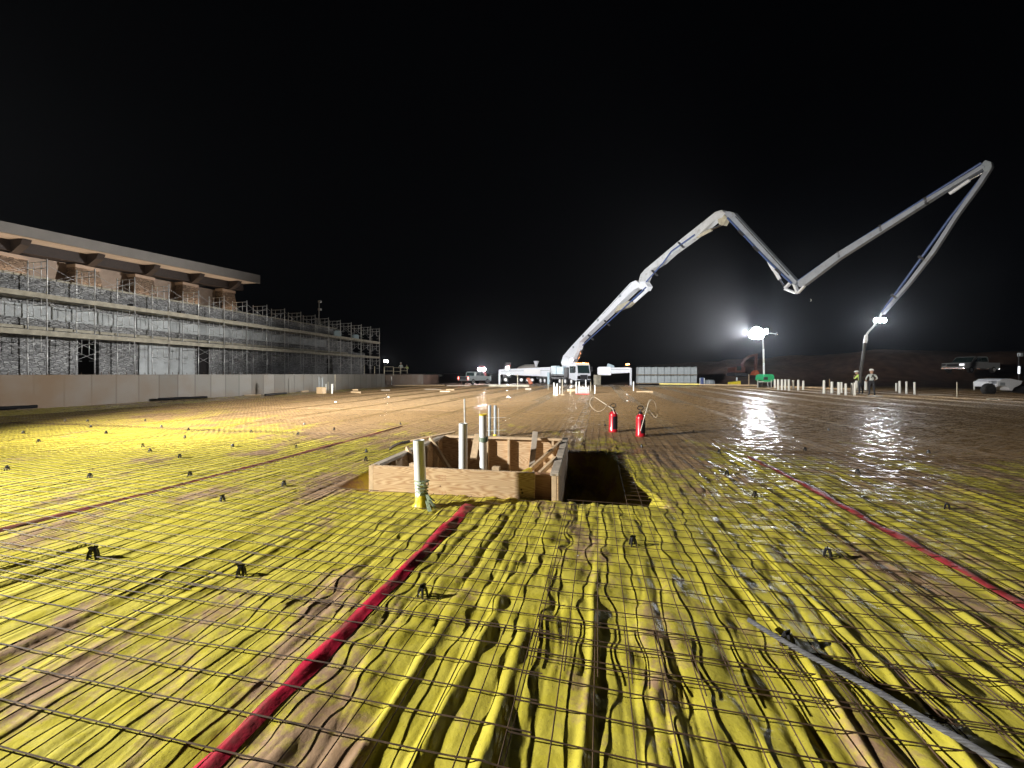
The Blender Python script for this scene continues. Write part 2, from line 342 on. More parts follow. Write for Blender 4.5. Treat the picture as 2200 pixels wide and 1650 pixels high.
def hf(X, Y):
    u = X*S_+Y*C_; v = X*C_-Y*S_
    z = smooth_h(X, Y)
    wv = v + 0.10*(vn(u/0.9, v/0.7, 3)-0.5) + 0.03*(vn(u/0.25, v/0.3, 13)-0.5)
    amp = 0.55 + 0.9*vn(v/1.4, u/1.8, 4)
    n1 = vn(wv/0.24, u/4.2, 5); r1 = 1-np.abs(2*n1-1)
    n2 = vn(wv/0.085, u/1.6, 6); r2 = 1-np.abs(2*n2-1)
    left = ss(-1.2, -3.0, v)                      # the sheet is drawn tight in finer pleats towards the left
    mid = 1-left
    bil = np.abs(2*vn(wv/0.125, u/1.5, 15)-1)**0.75; bil2 = np.abs(2*vn(wv/0.062, u/0.6, 16)-1)**0.8
    z = z + amp*left*(0.019*r1**1.6 + 0.013*r2**1.3 - 0.011)
    # pillows with tight creases between them, in the middle
    z = z + mid*amp*(0.006*r1**1.6 + 0.024*bil + 0.011*bil2 - 0.015)
    z = z + mid*(0.020*(vn(wv/0.13, u/0.19, 7)-0.5) + 0.011*(vn(v/0.09, u/0.14, 12)-0.5)) + 0.010*left*(vn(wv/0.2, u/0.5, 7)-0.5)
    z = z + 0.003*(vn(v/0.05, u/0.06, 8)-0.5)
    # long deep pleats
    for v0, u0, u1, hgt, wd in ((-0.62, 0.2, 2.6, 0.036, 0.05), (-0.44, 0.2, 2.3, 0.034, 0.05), (-0.86, 0.0, 2.2, 0.032, 0.045), (-0.05, 0.4, 3.2, 0.026, 0.035), (0.95, 0.6, 3.4, 0.030, 0.03), (1.28, 0.3, 3.9, 0.028, 0.03), (-2.5, 0.0, 3.6, 0.016, 0.05), (-2.95, 0, 4.5, 0.012, 0.04), (-3.9, 0, 5.5, 0.014, 0.05), (1.75, 0.2, 5.0, 0.026, 0.035), (2.05, 0.2, 4.0, 0.022, 0.03)):
        c = v0 + 0.10*(vn(u/1.1, u*0+v0*7, 10)-0.5) + 0.02*(vn(u/0.3, u*0+v0*3, 11)-0.5)
        z = z + np.where(v0 > 0.5, 0.55, 0.75)*hgt*np.exp(-((v-c)/(0.68*wd))**2)*ss(u0-0.3, u0+0.4, u)*(1-ss(u1-0.9, u1+0.2, u))
    far = ss(5.5, 12, Y+0.3*X)
    z = z*(1-0.72*far)
    for cx, cy in CHAIRS:                          # dimples and star pleats round the bar chairs
        d2 = (X-cx)**2+(Y-cy)**2
        z = z*(1-0.75*np.exp(-d2/0.012))
    z = z - pit(X, Y)
    return z
def h1(x, y): return float(hf(np.array([x]), np.array([y]))[0])
def hs(x, y): return float((smooth_h(np.array([x]), np.array([y])))[0])
# ------------------------------------------------------------------ ground
def grid_obj(name, X, Y, Z, material, parent=None, keep=None):
    n, m = X.shape; co = np.stack([X, Y, Z], -1).reshape(-1, 3).astype(np.float32)
    idx = np.arange(n*m).reshape(n, m)
    q = np.stack([idx[:-1, :-1], idx[:-1, 1:], idx[1:, 1:], idx[1:, :-1]], -1).reshape(-1, 4)
    if keep is not None: q = q[keep.reshape(-1)]
    me = bpy.data.meshes.new(name); me.vertices.add(len(co)); me.vertices.foreach_set('co', co.ravel())
    me.loops.add(q.size); me.loops.foreach_set('vertex_index', q.ravel().astype(np.int32))
    me.polygons.add(len(q)); me.polygons.foreach_set('loop_start', np.arange(0, q.size, 4, dtype=np.int32)); me.polygons.foreach_set('loop_total', np.full(len(q), 4, dtype=np.int32))
    me.update(calc_edges=True); me.polygons.foreach_set('use_smooth', np.ones(len(q), dtype=bool))
    me.materials.append(material); o = bpy.data.objects.new(name, me); COL.objects.link(o)
    if parent: o.parent = parent
    return o

# open dirt round the slab, one sheet to the horizon, with a low bank on the right
def terrain():
    xs = np.concatenate([np.linspace(-900, -90, 20), np.linspace(-80, 120, 121), np.linspace(130, 900, 20)])
    ys = np.concatenate([np.linspace(-60, 40, 40), np.linspace(42, 130, 60), np.linspace(140, 1500, 24)])
    X, Y = np.meshgrid(xs, ys)
    Z = -0.75 + 0*X
    Z += 0.45*ss(44, 60, Y)
    Z += 0.25*(vn(X/5, Y/5, 21)-0.5) + 0.1*(vn(X/1.9, Y/1.9, 22)-0.5)
    Z += 3.6*ss(70, 84, Y+0.25*(X-40))*ss(30, 48, X-0.12*(Y-70))*(0.75+0.5*vn(X/9, Y/9, 23))
    Z += 2.2*ss(58, 72, Y)*ss(58, 66, X)
    Z += 1.8*ss(20, 80, -X)*ss(60, 90, Y)
    return grid_obj('ground', X, Y, Z, M['dirt'])
tag(terrain(), kind='structure')

# raised ground behind the low concrete wall
mb = MB(); mb.prism([G(-23.05, -4, 0.3), G(-23.05, 38.9, 0.3), G(-27.2, 39.1, 0.3), G(-27.2, 64, 0.3), G(-70, 64, 0.3), G(-70, -4, 0.3)], (0, 0, 1.9))
tag(mb.build('terrace', M['dirt']), kind='structure')

# the yellow vapour barrier: mud-smeared polythene, wet
def sheet_mat():
    m = mat('yellow_polythene', (0.66, 0.58, 0.04), 0.35); N, L, b = nodes_of(m)
    tc = N.new('ShaderNodeTexCoord'); sep = N.new('ShaderNodeSeparateXYZ'); L.new(tc.outputs['Object'], sep.inputs[0])
    def math_(op, a, bb, c=None, clamp=False):
        n = N.new('ShaderNodeMath'); n.operation = op; n.use_clamp = clamp
        for i, q in enumerate((a, bb, c)):
            if q is None: continue
            if isinstance(q, (int, float)): n.inputs[i].default_value = q
            else: L.new(q, n.inputs[i])
        return n.outputs[0]
    def noise(scale, detail=6, rough=0.6, vec=None, st=(1, 1, 1)):
        mp = N.new('ShaderNodeMapping'); mp.inputs['Scale'].default_value = st; mp.inputs['Rotation'].default_value = (0, 0, TH); L.new(tc.outputs['Object'], mp.inputs[0])
        n = N.new('ShaderNodeTexNoise'); n.inputs['Scale'].default_value = scale; n.inputs['Detail'].default_value = detail; n.inputs['Roughness'].default_value = rough
        L.new(mp.outputs[0], n.inputs['Vector']); return n.outputs[0]
    # how much mud: little near, all over at the far side and to the right
    x, y = sep.outputs['X'], sep.outputs['Y']
    far = math_('MULTIPLY_ADD', x, 0.30, y)                    # y + 0.3 x
    fr = N.new('ShaderNodeMapRange'); fr.inputs[1].default_value = 5.0; fr.inputs[2].default_value = 13.0; fr.inputs[3].default_value = 0.0; fr.inputs[4].default_value = 1.0; L.new(far, fr.inputs[0])
    lft = N.new('ShaderNodeMapRange'); lft.inputs[1].default_value = -4.0; lft.inputs[2].default_value = -15.0; lft.inputs[3].default_value = 0.0; lft.inputs[4].default_value = 0.62; L.new(x, lft.inputs[0])
    far2 = math_('SUBTRACT', fr.outputs[0], lft.outputs[0])
    n1 = noise(0.8, 5, 0.6, st=(1, 0.55, 1)); n2 = noise(3.1, 8, 0.62, st=(1, 0.5, 1)); n3 = noise(22, 5, 0.6)
    s = math_('MULTIPLY_ADD', n1, 2.1, -1.90); s = math_('MULTIPLY_ADD', n2, 1.15, s); s = math_('MULTIPLY_ADD', n3, 0.6, s)
    s = math_('ADD', s, math_('MULTIPLY', far2, 0.75)); 
    mr = N.new('ShaderNodeMapRange'); mr.inputs[1].default_value = 0.08; mr.inputs[2].default_value = 0.30; mr.inputs[3].default_value = 0.06; mr.inputs[4].default_value = 0.93; L.new(math_('SUBTRACT', s, 0.03), mr.inputs[0])
    # mud colour: pinkish tan near, ochre far out, lightened to offset the light's falloff
    mc = N.new('ShaderNodeMix'); mc.data_type = 'RGBA'; mc.inputs[6].default_value = (0.32, 0.20, 0.135, 1); mc.inputs[7].default_value = (0.38, 0.24, 0.11, 1)
    L.new(math_('MULTIPLY', fr.outputs[0], 1.0, None, True), mc.inputs[0])
    yc = N.new('ShaderNodeMix'); yc.data_type = 'RGBA'; yc.inputs[6].default_value = (0.47, 0.425, 0.05, 1); yc.inputs[7].default_value = (0.58, 0.49, 0.04, 1); L.new(n2, yc.inputs[0])
    mx = N.new('ShaderNodeMix'); mx.data_type = 'RGBA'; L.new(mr.outputs[0], mx.inputs[0]); L.new(yc.outputs[2], mx.inputs[6]); L.new(mc.outputs[2], mx.inputs[7])
    gz = noise(5.0, 6, 0.7); gm = N.new('ShaderNodeMapRange'); gm.inputs[1].default_value = 0.60; gm.inputs[2].default_value = 0.78; gm.inputs[3].default_value = 0; gm.inputs[4].default_value = 0.55; L.new(gz, gm.inputs[0])
    m3 = N.new('ShaderNodeMix'); m3.data_type = 'RGBA'; L.new(gm.outputs[0], m3.inputs[0]); L.new(mx.outputs[2], m3.inputs[6]); m3.inputs[7].default_value = (0.24, 0.23, 0.07, 1)
    sp = noise(75, 3, 0.7); sm = N.new('ShaderNodeMapRange'); sm.inputs[1].default_value = 0.63; sm.inputs[2].default_value = 0.70; sm.inputs[4].default_value = 0.65; L.new(sp, sm.inputs[0])
    m4 = N.new('ShaderNodeMix'); m4.data_type = 'RGBA'; L.new(sm.outputs[0], m4.inputs[0]); L.new(m3.outputs[2], m4.inputs[6]); m4.inputs[7].default_value = (0.16, 0.10, 0.065, 1)
    L.new(m4.outputs[2], b.inputs['Base Color'])
    # wetness
    wr = N.new('ShaderNodeMapRange'); wr.inputs[1].default_value = 0.45; wr.inputs[2].default_value = 0.52; wr.inputs[3].default_value = 0.05; wr.inputs[4].default_value = 0.62; L.new(noise(6.5, 5, 0.6, st=(0.45, 1, 1)), wr.inputs[0])
    wf = N.new('ShaderNodeMapRange'); wf.inputs[3].default_value = 0.36; wf.inputs[4].default_value = 0.02; L.new(fr.outputs[0], wf.inputs[0])
    L.new(math_('ADD', wr.outputs[0], wf.outputs[0]), b.inputs['Roughness'])
    sf = N.new('ShaderNodeMapRange'); sf.inputs[3].default_value = 0.3; sf.inputs[4].default_value = 0.4; L.new(fr.outputs[0], sf.inputs[0]); L.new(sf.outputs[0], b.inputs['Specular IOR Level'])
    bp = N.new('ShaderNodeBump'); bp.inputs['Strength'].default_value = 0.5; bp.inputs['Distance'].default_value = 0.006
    rip = math_('MULTIPLY', noise(11, 3, 0.5, st=(0.28, 1, 1)), math_('MULTIPLY', fr.outputs[0], 3.2))
    mpv = N.new('ShaderNodeMapping'); mpv.inputs['Scale'].default_value = (1, 0.35, 1); mpv.inputs['Rotation'].default_value = (0, 0, TH); L.new(tc.outputs['Object'], mpv.inputs[0])
    dn = N.new('ShaderNodeTexNoise'); dn.inputs['Scale'].default_value = 4.0; L.new(mpv.outputs[0], dn.inputs['Vector'])
    va = N.new('ShaderNodeVectorMath'); va.operation = 'MULTIPLY_ADD'; va.inputs[1].default_value = (0.18, 0.18, 0); L.new(dn.outputs['Color'], va.inputs[0]); L.new(mpv.outputs[0], va.inputs[2])
    vo = N.new('ShaderNodeTexVoronoi'); vo.inputs['Scale'].default_value = 8.0; L.new(va.outputs[0], vo.inputs['Vector'])
    rip = math_('ADD', rip, math_('MULTIPLY', vo.outputs['Distance'], 1.3))
    L.new(math_('ADD', math_('ADD', noise(38, 5, 0.6), math_('MULTIPLY', noise(9, 4, 0.5, st=(1, 0.4, 1)), 0.6)), rip), bp.inputs['Height']); L.new(bp.outputs[0], b.inputs['Normal'])
    return m
M['sheet'] = sheet_mat()
M['tape'] = mat('red_seam_tape', (0.47, 0.014, 0.045), 0.4, var=0.3, vscale=9, dirt=(0.17, 0.05, 0.045), dscale=6, damt=0.55, bump=0.4, bscale=25)

# bar chairs: positions first, since the sheet is dimpled round them
CH_PX = [(200, 1200), (518, 1237), (908, 1283), (1360, 1172), (1778, 1197), (1692, 1388), (1622, 1068), (1562, 1020), (1730, 969), (2035, 1092), (1843, 1018), (1350, 1046), (1378, 962), (1995, 975),
    (193, 1027), (408, 1025), (386, 985), (322, 972), (307, 960), (636, 962), (640, 935), (500, 962), (397, 942), (540, 930), (83, 950), (15, 1008), (50, 934), (228, 933), (195, 920), (610, 1046), (478, 1078), (786, 990), (718, 925), (654, 913), (312, 906), (347, 919), (405, 925), (140, 906), (188, 907), (787, 973), (1545, 973), (1580, 918), (1300, 916), (1490, 930), (1780, 926), (860, 913), (1668, 897)]
for px, py in CH_PX[:14]:
    p = gp(px, py); CHAIRS.append((p.x, p.y))

sheet = thing('plastic_sheet', 'wide yellow polythene vapour barrier, pleated and smeared with mud, covering the whole pad', 'plastic sheet', (0, 0, 0))
def make_sheet():
    ys = [0.75]
    while ys[-1] < 50.5: ys.append(ys[-1]*1.0062 if ys[-1] < 12 else ys[-1]*1.009)
    ys = np.array(ys); ks = np.linspace(-1.0, 1.0, 1000); ks = 2.0*(0.75*ks + 0.25*ks**3)
    K, Y = np.meshgrid(ks, ys)
    X = K*(Y+0.6)
    Z = hf(X, Y)
    u = X*S_+Y*C_; v = X*C_-Y*S_
    ok = (v > -22.3) & (v < 34) & (u < 51)
    dx = X-BC.x; dy = Y-BC.y; a = dx*math.cos(BTH)-dy*math.sin(BTH); b = dx*math.sin(BTH)+dy*math.cos(BTH)
    ok &= ~((np.abs(a) < BW/2-0.05) & (b > -BD/2+0.05) & (b < BD/2-0.05))
    keep = ok[:-1, :-1] & ok[1:, 1:] & ok[:-1, 1:] & ok[1:, :-1]
    return grid_obj('sheet_surface', X, Y, Z, M['sheet'], sheet, keep)
make_sheet()

# earth floor inside and under the form box
mb = MB(); mb.prism([Bx(-1.6, -1.2, -0.62), Bx(2.2, -1.2, -0.62), Bx(2.2, 1.5, -0.62), Bx(-1.6, 1.5, -0.62)], (0, 0, 0.05))
tag(mb.build('pit_floor', M['dirt']), kind='structure')

M['faint_tape'] = mat('mud_covered_red_tape', (0.24, 0.05, 0.045), 0.6, var=0.3, vscale=9, dirt=(0.30, 0.17, 0.08), dscale=4, damt=0.6)
M['old_tape'] = mat('muddy_red_tape', (0.24, 0.025, 0.03), 0.5, var=0.3, vscale=9, dirt=(0.20, 0.10, 0.07), dscale=5, damt=0.5, bump=0.4, bscale=25)
def tape(v0, u0, u1, wid, fold, tm=None):
    us = np.arange(u0, u1, 0.025); prof = [(-0.5, 0.004), (-0.42, 0.012), (-0.05, 0.012+fold), (0.06, 0.010+fold), (0.25, 0.012), (0.5, 0.004)]
    ctr = v0 + 0.05*(vn(us/1.4, us*0+v0, 31)-0.5) + 0.012*(vn(us/0.25, us*0+v0, 32)-0.5)
    wv = wid*(0.85+0.4*vn(us/0.7, us*0+v0*3, 33))
    V = np.stack([ctr + k*wv for k, _ in prof], 1); U = np.repeat(us[:, None], len(prof), 1)
    X = U*S_+V*C_; Y = U*C_-V*S_
    base = np.maximum(hf(X, Y), hf(X+0.012, Y)); base = np.maximum(base, hf(X-0.012, Y))
    Z = base + np.array([z for _, z in prof])[None, :]
    grid_obj('seam_tape', X, Y, Z, tm or M['tape'], sheet)
tape(-1.36, 0.9, 4.02, 0.105, 0.010)
tape(2.49, 0.6, 7.4, 0.10, 0.008, M['old_tape'])
tape(-5.12, 0.8, 9.6, 0.095, 0.010, M['faint_tape'])

# ------------------------------------------------------------------ welded wire mats lying on the sheet
def wire_mat(v0, v1, u0, u1, rot, lift, nm):
    r = 0.0031 if u0 < 5 else 0.0036
    vs = []; fs = []; cv, cu = (v0+v1)/2, (u0+u1)/2; ca, sa = math.cos(rot), math.sin(rot)
    def line(V, U, dz, off):
        a, b = V-cv, U-cu; V2 = cv + a*ca - b*sa; U2 = cu + a*sa + b*ca
        X = U2*S_+V2*C_; Y = U2*C_-V2*S_
        Z = smooth_h(X, Y)*1.05 + lift + 0.004*(vn(V2/0.9, U2/0.7, 41)-0.5)
        if u0 < 5:
            Z = np.maximum(Z, np.minimum(hf(X, Y) + 0.003, Z + 0.03)); k_ = np.array([1, 2, 3, 2, 1])/9.0; Z = np.maximum(np.convolve(np.pad(Z, 2, mode='edge'), k_, 'valid'), Z - 0.004)
        Z = Z + dz
        for k in range(len(X)):
            pass
        n = len(X); d = np.stack([np.gradient(X), np.gradient(Y)], 1); d /= np.linalg.norm(d, axis=1)[:, None] + 1e-9
        nx, ny = -d[:, 1], d[:, 0]
        base = len(vs)
        for k in range(n):
            vs.append((X[k]+nx[k]*r, Y[k]+ny[k]*r, Z[k]-r*0.5)); vs.append((X[k]-nx[k]*r, Y[k]-ny[k]*r, Z[k]-r*0.5)); vs.append((X[k], Y[k], Z[k]+r))
        for k in range(n-1):
            a0 = base+3*k
            for i in range(3): fs.append((a0+i, a0+(i+1) % 3, a0+3+(i+1) % 3, a0+3+i))
    st = 0.08 if u0 < 5 else (0.5 if u0 < 15 else 1.5)
    for V in np.arange(v0+0.02, v1, 0.1524):
        U = np.arange(u0, u1+0.01, st); line(V + 0.003*(vn(U/0.7, U*0+V*5, 43)-0.5), U, 0, 0)
    for U in np.arange(u0+0.05, u1, 0.1524):
        V = np.arange(v0, v1+0.01, st); line(V, U + 0.004*(vn(V/0.8, V*0+U*5, 42)-0.5), 0.006, 1)
    # mats are cut away over the pit and the form box
    def inbox(p):
        dx, dy = p[0]-BC.x, p[1]-BC.y; a = dx*math.cos(BTH)-dy*math.sin(BTH); b = dx*math.sin(BTH)+dy*math.cos(BTH)
        return -BW/2-0.40 < a < BW/2+0.72 and -BD/2-0.02 < b < BD/2+0.14
    cut = [inbox(p) for p in vs]
    fs = [f for f in fs if not any(cut[i] for i in f)]
    if not fs: return
    me = bpy.data.meshes.new(nm); me.from_pydata(vs, [], fs); me.materials.append(M['wire'] if u0 < 7 else M['muddy_wire'])
    bm = bmesh.new(); bm.from_mesh(me); bmesh.ops.delete(bm, geom=[v for v in bm.verts if not v.link_faces], context='VERTS'); bm.to_mesh(me); bm.free()
    o = bpy.data.objects.new('wire_mesh_mat', me); COL.objects.link(o)
    tag(o, 'rusty welded wire mesh mat lying flat on the yellow plastic sheet', 'wire mesh', 'welded wire mats laid edge over edge on the sheet')
def mats():
    W = 2.3; k = 0
    for row, (ua, ub) in enumerate(((-0.6, 2.15), (2.0, 8.0), (7.85, 13.9), (13.75, 19.8), (19.65, 25.7), (25.55, 31.6), (31.45, 37.5), (37.35, 43.4))):
        for i in range(-8, 13):
            if row > 3 and -0.35 + i*W < -21.5: continue
            va = -0.35 + i*W; vb = va + W + 0.12
            c = G((va+vb)/2, (ua+ub)/2); 
            if ub < 2.5 and abs(va+W/2) > 4.6: continue
            if c.y < 0.3 or abs(c.x) > 1.45*c.y + 3.2: continue
            rr = random.Random(i*7+row)
            wire_mat(va, vb, ua+rr.uniform(-.2, .08), ub+rr.uniform(-.05, .15), rr.uniform(-0.010, 0.010)*(0.35 if row > 1 else 1), (0.020 if row < 2 else 0.011) + 0.005*((i+row) % 2) , 'wire_mesh_mat')
mats()

# ------------------------------------------------------------------ bar chairs
def make_chair():
    p = thing('bar_chair', 'black plastic bar chair standing on the sheet in front of the red seam tape', 'bar chair', (0, 0, 0), 0)
    leg = MB()
    for a in range(4):
        t = math.pi/4 + a*math.pi/2; leg.tube([(0.036*math.cos(t), 0.036*math.sin(t), -0.005), (0.028*math.cos(t), 0.028*math.sin(t), 0.045), (0.013*math.cos(t), 0.013*math.sin(t), 0.075)], [0.008, 0.010, 0.012], 6)
    leg.lathe((0, 0, 0.066), [(0.020, 0), (0.022, 0.006), (0.020, 0.014), (0.012, 0.016)], 10)
    for sx in (-1, 1):
        leg.bar((sx*0.012, 0, 0.078), (sx*0.017, 0, 0.096), 0.028, 0.006, up=(0, 1, 0))
    leg.tube([(0.03*math.cos(t), 0.03*math.sin(t), 0.03) for t in [2*math.pi*k/12 for k in range(12)]], 0.003, 5, closed=True)
    leg.build('chair_body', M['black_plastic'], p, smooth=40)
    return p
chair0 = make_chair()
CH_LAB = {0: 'black plastic bar chair on the sheet nearest the left edge of the foreground', 1: 'black plastic bar chair standing midway between the left edge and the red seam tape',
    2: 'black plastic bar chair on the sheet just right of the near red seam tape', 3: 'black plastic bar chair on the yellow sheet right of the plywood form box', 4: 'black plastic bar chair on the sheet just left of the right-hand red tape',
    5: 'black plastic bar chair beside the end of the grey steel cable', 9: 'low black plastic bar chair beyond the right-hand red tape near the right edge'}
for i, (px, py) in enumerate(CH_PX):
    p = gp(px, py); z = h1(p.x, p.y); rz = rnd.uniform(0, 1.5)
    lab = CH_LAB.get(i, 'small black plastic bar chair dotted among others far out on the sheet')
    grp = 'black bar chairs dotted over the sheet'
    if i == 0:
        chair0.scale = (.85, .85, .85); chair0.location = (p.x, p.y, z); chair0.rotation_euler = (0, 0, rz); tag(chair0, lab, None, grp)
        o = chair0; chair0.matrix_basis = Matrix.Translation((p.x, p.y, z)) @ Matrix.Rotation(rz, 4, 'Z')
    else: copy_tree(chair0, (p.x, p.y, z), rz, lab, grp, (.85,)*3 if i < 6 else (.72,)*3)

# small debris on the sheet
def clod(px, py, r, label, m):
    p = gp(px, py); mb = MB(); mb.ball((p.x, p.y, h1(p.x, p.y)+r*0.4), r, 8, 6, (1.2, 0.9, 0.7)); o = mb.build('clod', m, smooth=60)
    for v in o.data.vertices: v.co += (v.co-Vector((p.x, p.y, v.co.z)))*mnoise.noise(v.co*90)*0.5
    tag(o, label, 'clod')

# ------------------------------------------------------------------ grey steel cable
def cable():
    pts = [gp(1608, 1349), gp(1660, 1382), gp(1760, 1440), gp(1880, 1505), gp(1990, 1572), gp(2080, 1625), gp(2180, 1690)]
    P = []
    for i in range(len(pts)-1):
        for t in np.linspace(0, 1, 10, endpoint=False):
            p0 = pts[max(i-1, 0)]; p1 = pts[i]; p2 = pts[i+1]; p3 = pts[min(i+2, len(pts)-1)]
            q = 0.5*((2*p1)+(p2-p0)*t+(2*p0-5*p1+4*p2-p3)*t*t+(3*p1-p0-3*p2+p3)*t**3)
            P.append(Vector((q.x, q.y, 0.052+hs(q.x, q.y))))
    core = MB(); core.tube(P, 0.009, 8)
    s = 0; acc = [0]
    for a, b in zip(P, P[1:]): s += (b-a).length; acc.append(s)
    n = 900
    for k in range(5):                               # laid strands
        Q = []
        for j in range(n):
            d = s*j/(n-1); i = min(max(0, int(np.searchsorted(acc, d))-1), len(P)-2); f = (d-acc[i])/(acc[i+1]-acc[i])
            c = P[i].lerp(P[i+1], f); t = (P[i+1]-P[i]).normalized(); a = t.cross(Vector((0, 0, 1))).normalized(); b = a.cross(t)
            ph = d/0.055*2*math.pi/1.6 + k*2*math.pi/5; Q.append(c + (a*math.cos(ph)+b*math.sin(ph))*0.0078)
        core.tube(Q, 0.0056, 5)
    o = core.build('steel_cable', M['cable'], smooth=60)
    tag(o, 'thick grey twisted steel cable lying on the mesh in the right foreground', 'cable')
cable()

# ------------------------------------------------------------------ plywood form box
def form_box():
    t = thing('form_box', 'open square plywood form box braced with two by fours in the middle of the sheet', 'formwork', BC, -BTH)
    def panel(name, m, a0, a1, b0, b1, z0=-0.55, z1=0.30):
        mb = MB(); mb.prism([Bx(a0, b0, (z0+z1)/2), Bx(a1, b0, (z0+z1)/2), Bx(a1, b1, (z0+z1)/2), Bx(a0, b1, (z0+z1)/2)], (0, 0, z1-z0)); return mb.build(name, m, t, bevel=0.002)
    hw, hd = BW/2, BD/2; T = 0.019; S = 0.038; D = 0.089
    fb = -hd                                          # front face
    panel('front_panel', M['ply'], -hw+0.055, hw-0.262, fb, fb+T)
    panel('corner_stud', M['lumber'], -hw-0.003, -hw+0.052, fb+0.002, fb+D)
    panel('rear_panel', M['ply'], -hw+T, hw-T, hd-T, hd, z1=0.262)
    panel('left_panel', M['ply'], -hw, -hw+T, fb+D+.003, hd, z1=0.262)
    panel('right_panel', M['ply'], hw-T, hw, fb+0.002, hd, z1=0.275)
    panel('recessed_panel', M['ply_red'], hw-0.30, hw-0.075, fb+0.10, fb+0.10+T, z1=0.285)
    panel('corner_stud', M['lumber'], hw-T-0.055, hw-T-0.003, fb, fb+D)
    # top plates lie flat on the wall tops
    panel('top_plate', M['lumber'], -hw+0.06, hw-0.262, fb+T+.002, fb+T+0.040, 0.10, 0.297)
    panel('top_plate', M['grey_lumber'], -hw, -hw+D, fb+D+.004, hd-D-.002, 0.264, 0.302)
    panel('top_plate', M['lumber'], -hw, hw-D-.003, hd-D, hd, 0.265, 0.303)
    for b0, b1 in ((-hd, -hd+0.07), (-hd+0.085, -0.35), (-0.33, 0.28), (0.30, 0.83), (0.85, hd)):
        panel('top_plate', M['grey_lumber'], hw-D-.001, hw+.001, b0, b1-0.012, 0.277, 0.315)
    # studs
    for a in (-0.72, -0.28, 0.10, 0.52, 0.86): panel('stud', M['lumber'], a, a+S, hd-T-D-.002, hd-T-.002, -0.5, 0.262)
    for b in (-0.75, -0.2, 0.3, 0.75): panel('stud', M['lumber'], -hw+T+.002, -hw+T+D, b, b+S, -0.5, 0.262)
    for b in (-0.6, -0.05, 0.45): panel('stud', M['lumber'], hw-T-D, hw-T-.002, b, b+S, -0.5, 0.275)
    panel('bottom_plate', M['ply_red'], -hw+T+.01, hw-T-.01, hd-T-D-.12, hd-T-D-.01, -0.34, -0.30)
    def brace(p0, p1, m=M['lumber'], w_=0.085, h_=0.038, up=(0, 1, 0.2)):
        mb = MB(); mb.bar(p0, p1, w_, h_, up); return mb.build('brace', m, t, bevel=0.003)
    brace(Bx(-1.11, 0.62, 0.325), Bx(-0.40, -0.15, -0.12), M['lumber'], 0.038, 0.085, (0, 0, 1))
    brace(Bx(-1.11, -0.25, 0.325), Bx(-0.72, -0.62, 0.03), M['lumber'], 0.038, 0.085, (0, 0, 1))
    brace(at(1026, 934, 6.45), at(1017, 985, 6.1), M['lumber'], 0.038, 0.10, (1, 0, 0))
    brace(at(1150, 928, 6.72), at(1141, 1016, 6.25), M['grey_lumber'], 0.038, 0.09, (1, 0, 0))
    e = brace(at(1206, 949, 6.3), at(1140, 1009, 4.95), M['lumber'], 0.038, 0.06, (0, 0, 1))
    mb = MB(); mb.bar(at(1140, 1009, 4.95), at(1118, 1020, 4.6), 0.044, 0.05, (0, 0, 1)); mb.build('painted_tip', M['yellow_tape'], e)
    brace(at(1194, 985, 5.05), at(1158, 1020, 4.62), M['lumber'], 0.038, 0.06, (0, 0, 1))
    for px, py, Y in ((1066, 1008, 4.62), (889, 1000, 4.74)):
        p = at(px, py, Y); mb = MB(); mb.box(p + Vector((0, 0, 0.01)), (0.085, 0.075, 0.04), -BTH); mb.box(p + Vector((0.0, 0, -0.035)), (0.07, 0.038, 0.05), -BTH); mb.build('block', M['lumber'], t, bevel=0.003)
    # faded red mill stencil on the front panel (worn, unreadable)
    st = mat('worn_red_stencil', (0.45, 0.17, 0.09), 0.8)
    mb = MB(); rr = random.Random(3)
    for a0, zc, hh in ((-0.24, 0.20, 0.075), (-0.24, 0.03, 0.05)):
        for k in range(9):
            a = a0 + (k % 3)*0.035; z = zc + (k//3-1)*hh/3
            if rr.random() < 0.75:
                q = rr.choice(((0.022, 0.004), (0.004, 0.02), (0.018, 0.004)))
                mb.prism([Bx(a-q[0]/2, fb-0.0008, z-q[1]/2), Bx(a+q[0]/2, fb-0.0008, z-q[1]/2), Bx(a+q[0]/2, fb-0.0008, z+q[1]/2), Bx(a-q[0]/2, fb-0.0008, z+q[1]/2)], Bx(0, 0.0008, 0)-Bx(0, 0, 0))
    mb.build('stencil_mark', st, t)
    kn = mat('dark_knot', (0.10, 0.05, 0.03), 0.8); mb = MB()
    for a, z, r_ in ((0.72, 0.11, 0.011), (0.73, 0.075, 0.014), (-0.23, 0.10, 0.008)):
        mb.lathe(Bx(a, fb-0.001, z), [(r_, 0), (r_*0.6, 0.001)], 12, axis=Bx(0, -1, 0)-Bx(0, 0, 0))
    mb.build('knot', kn, t)
form_box()

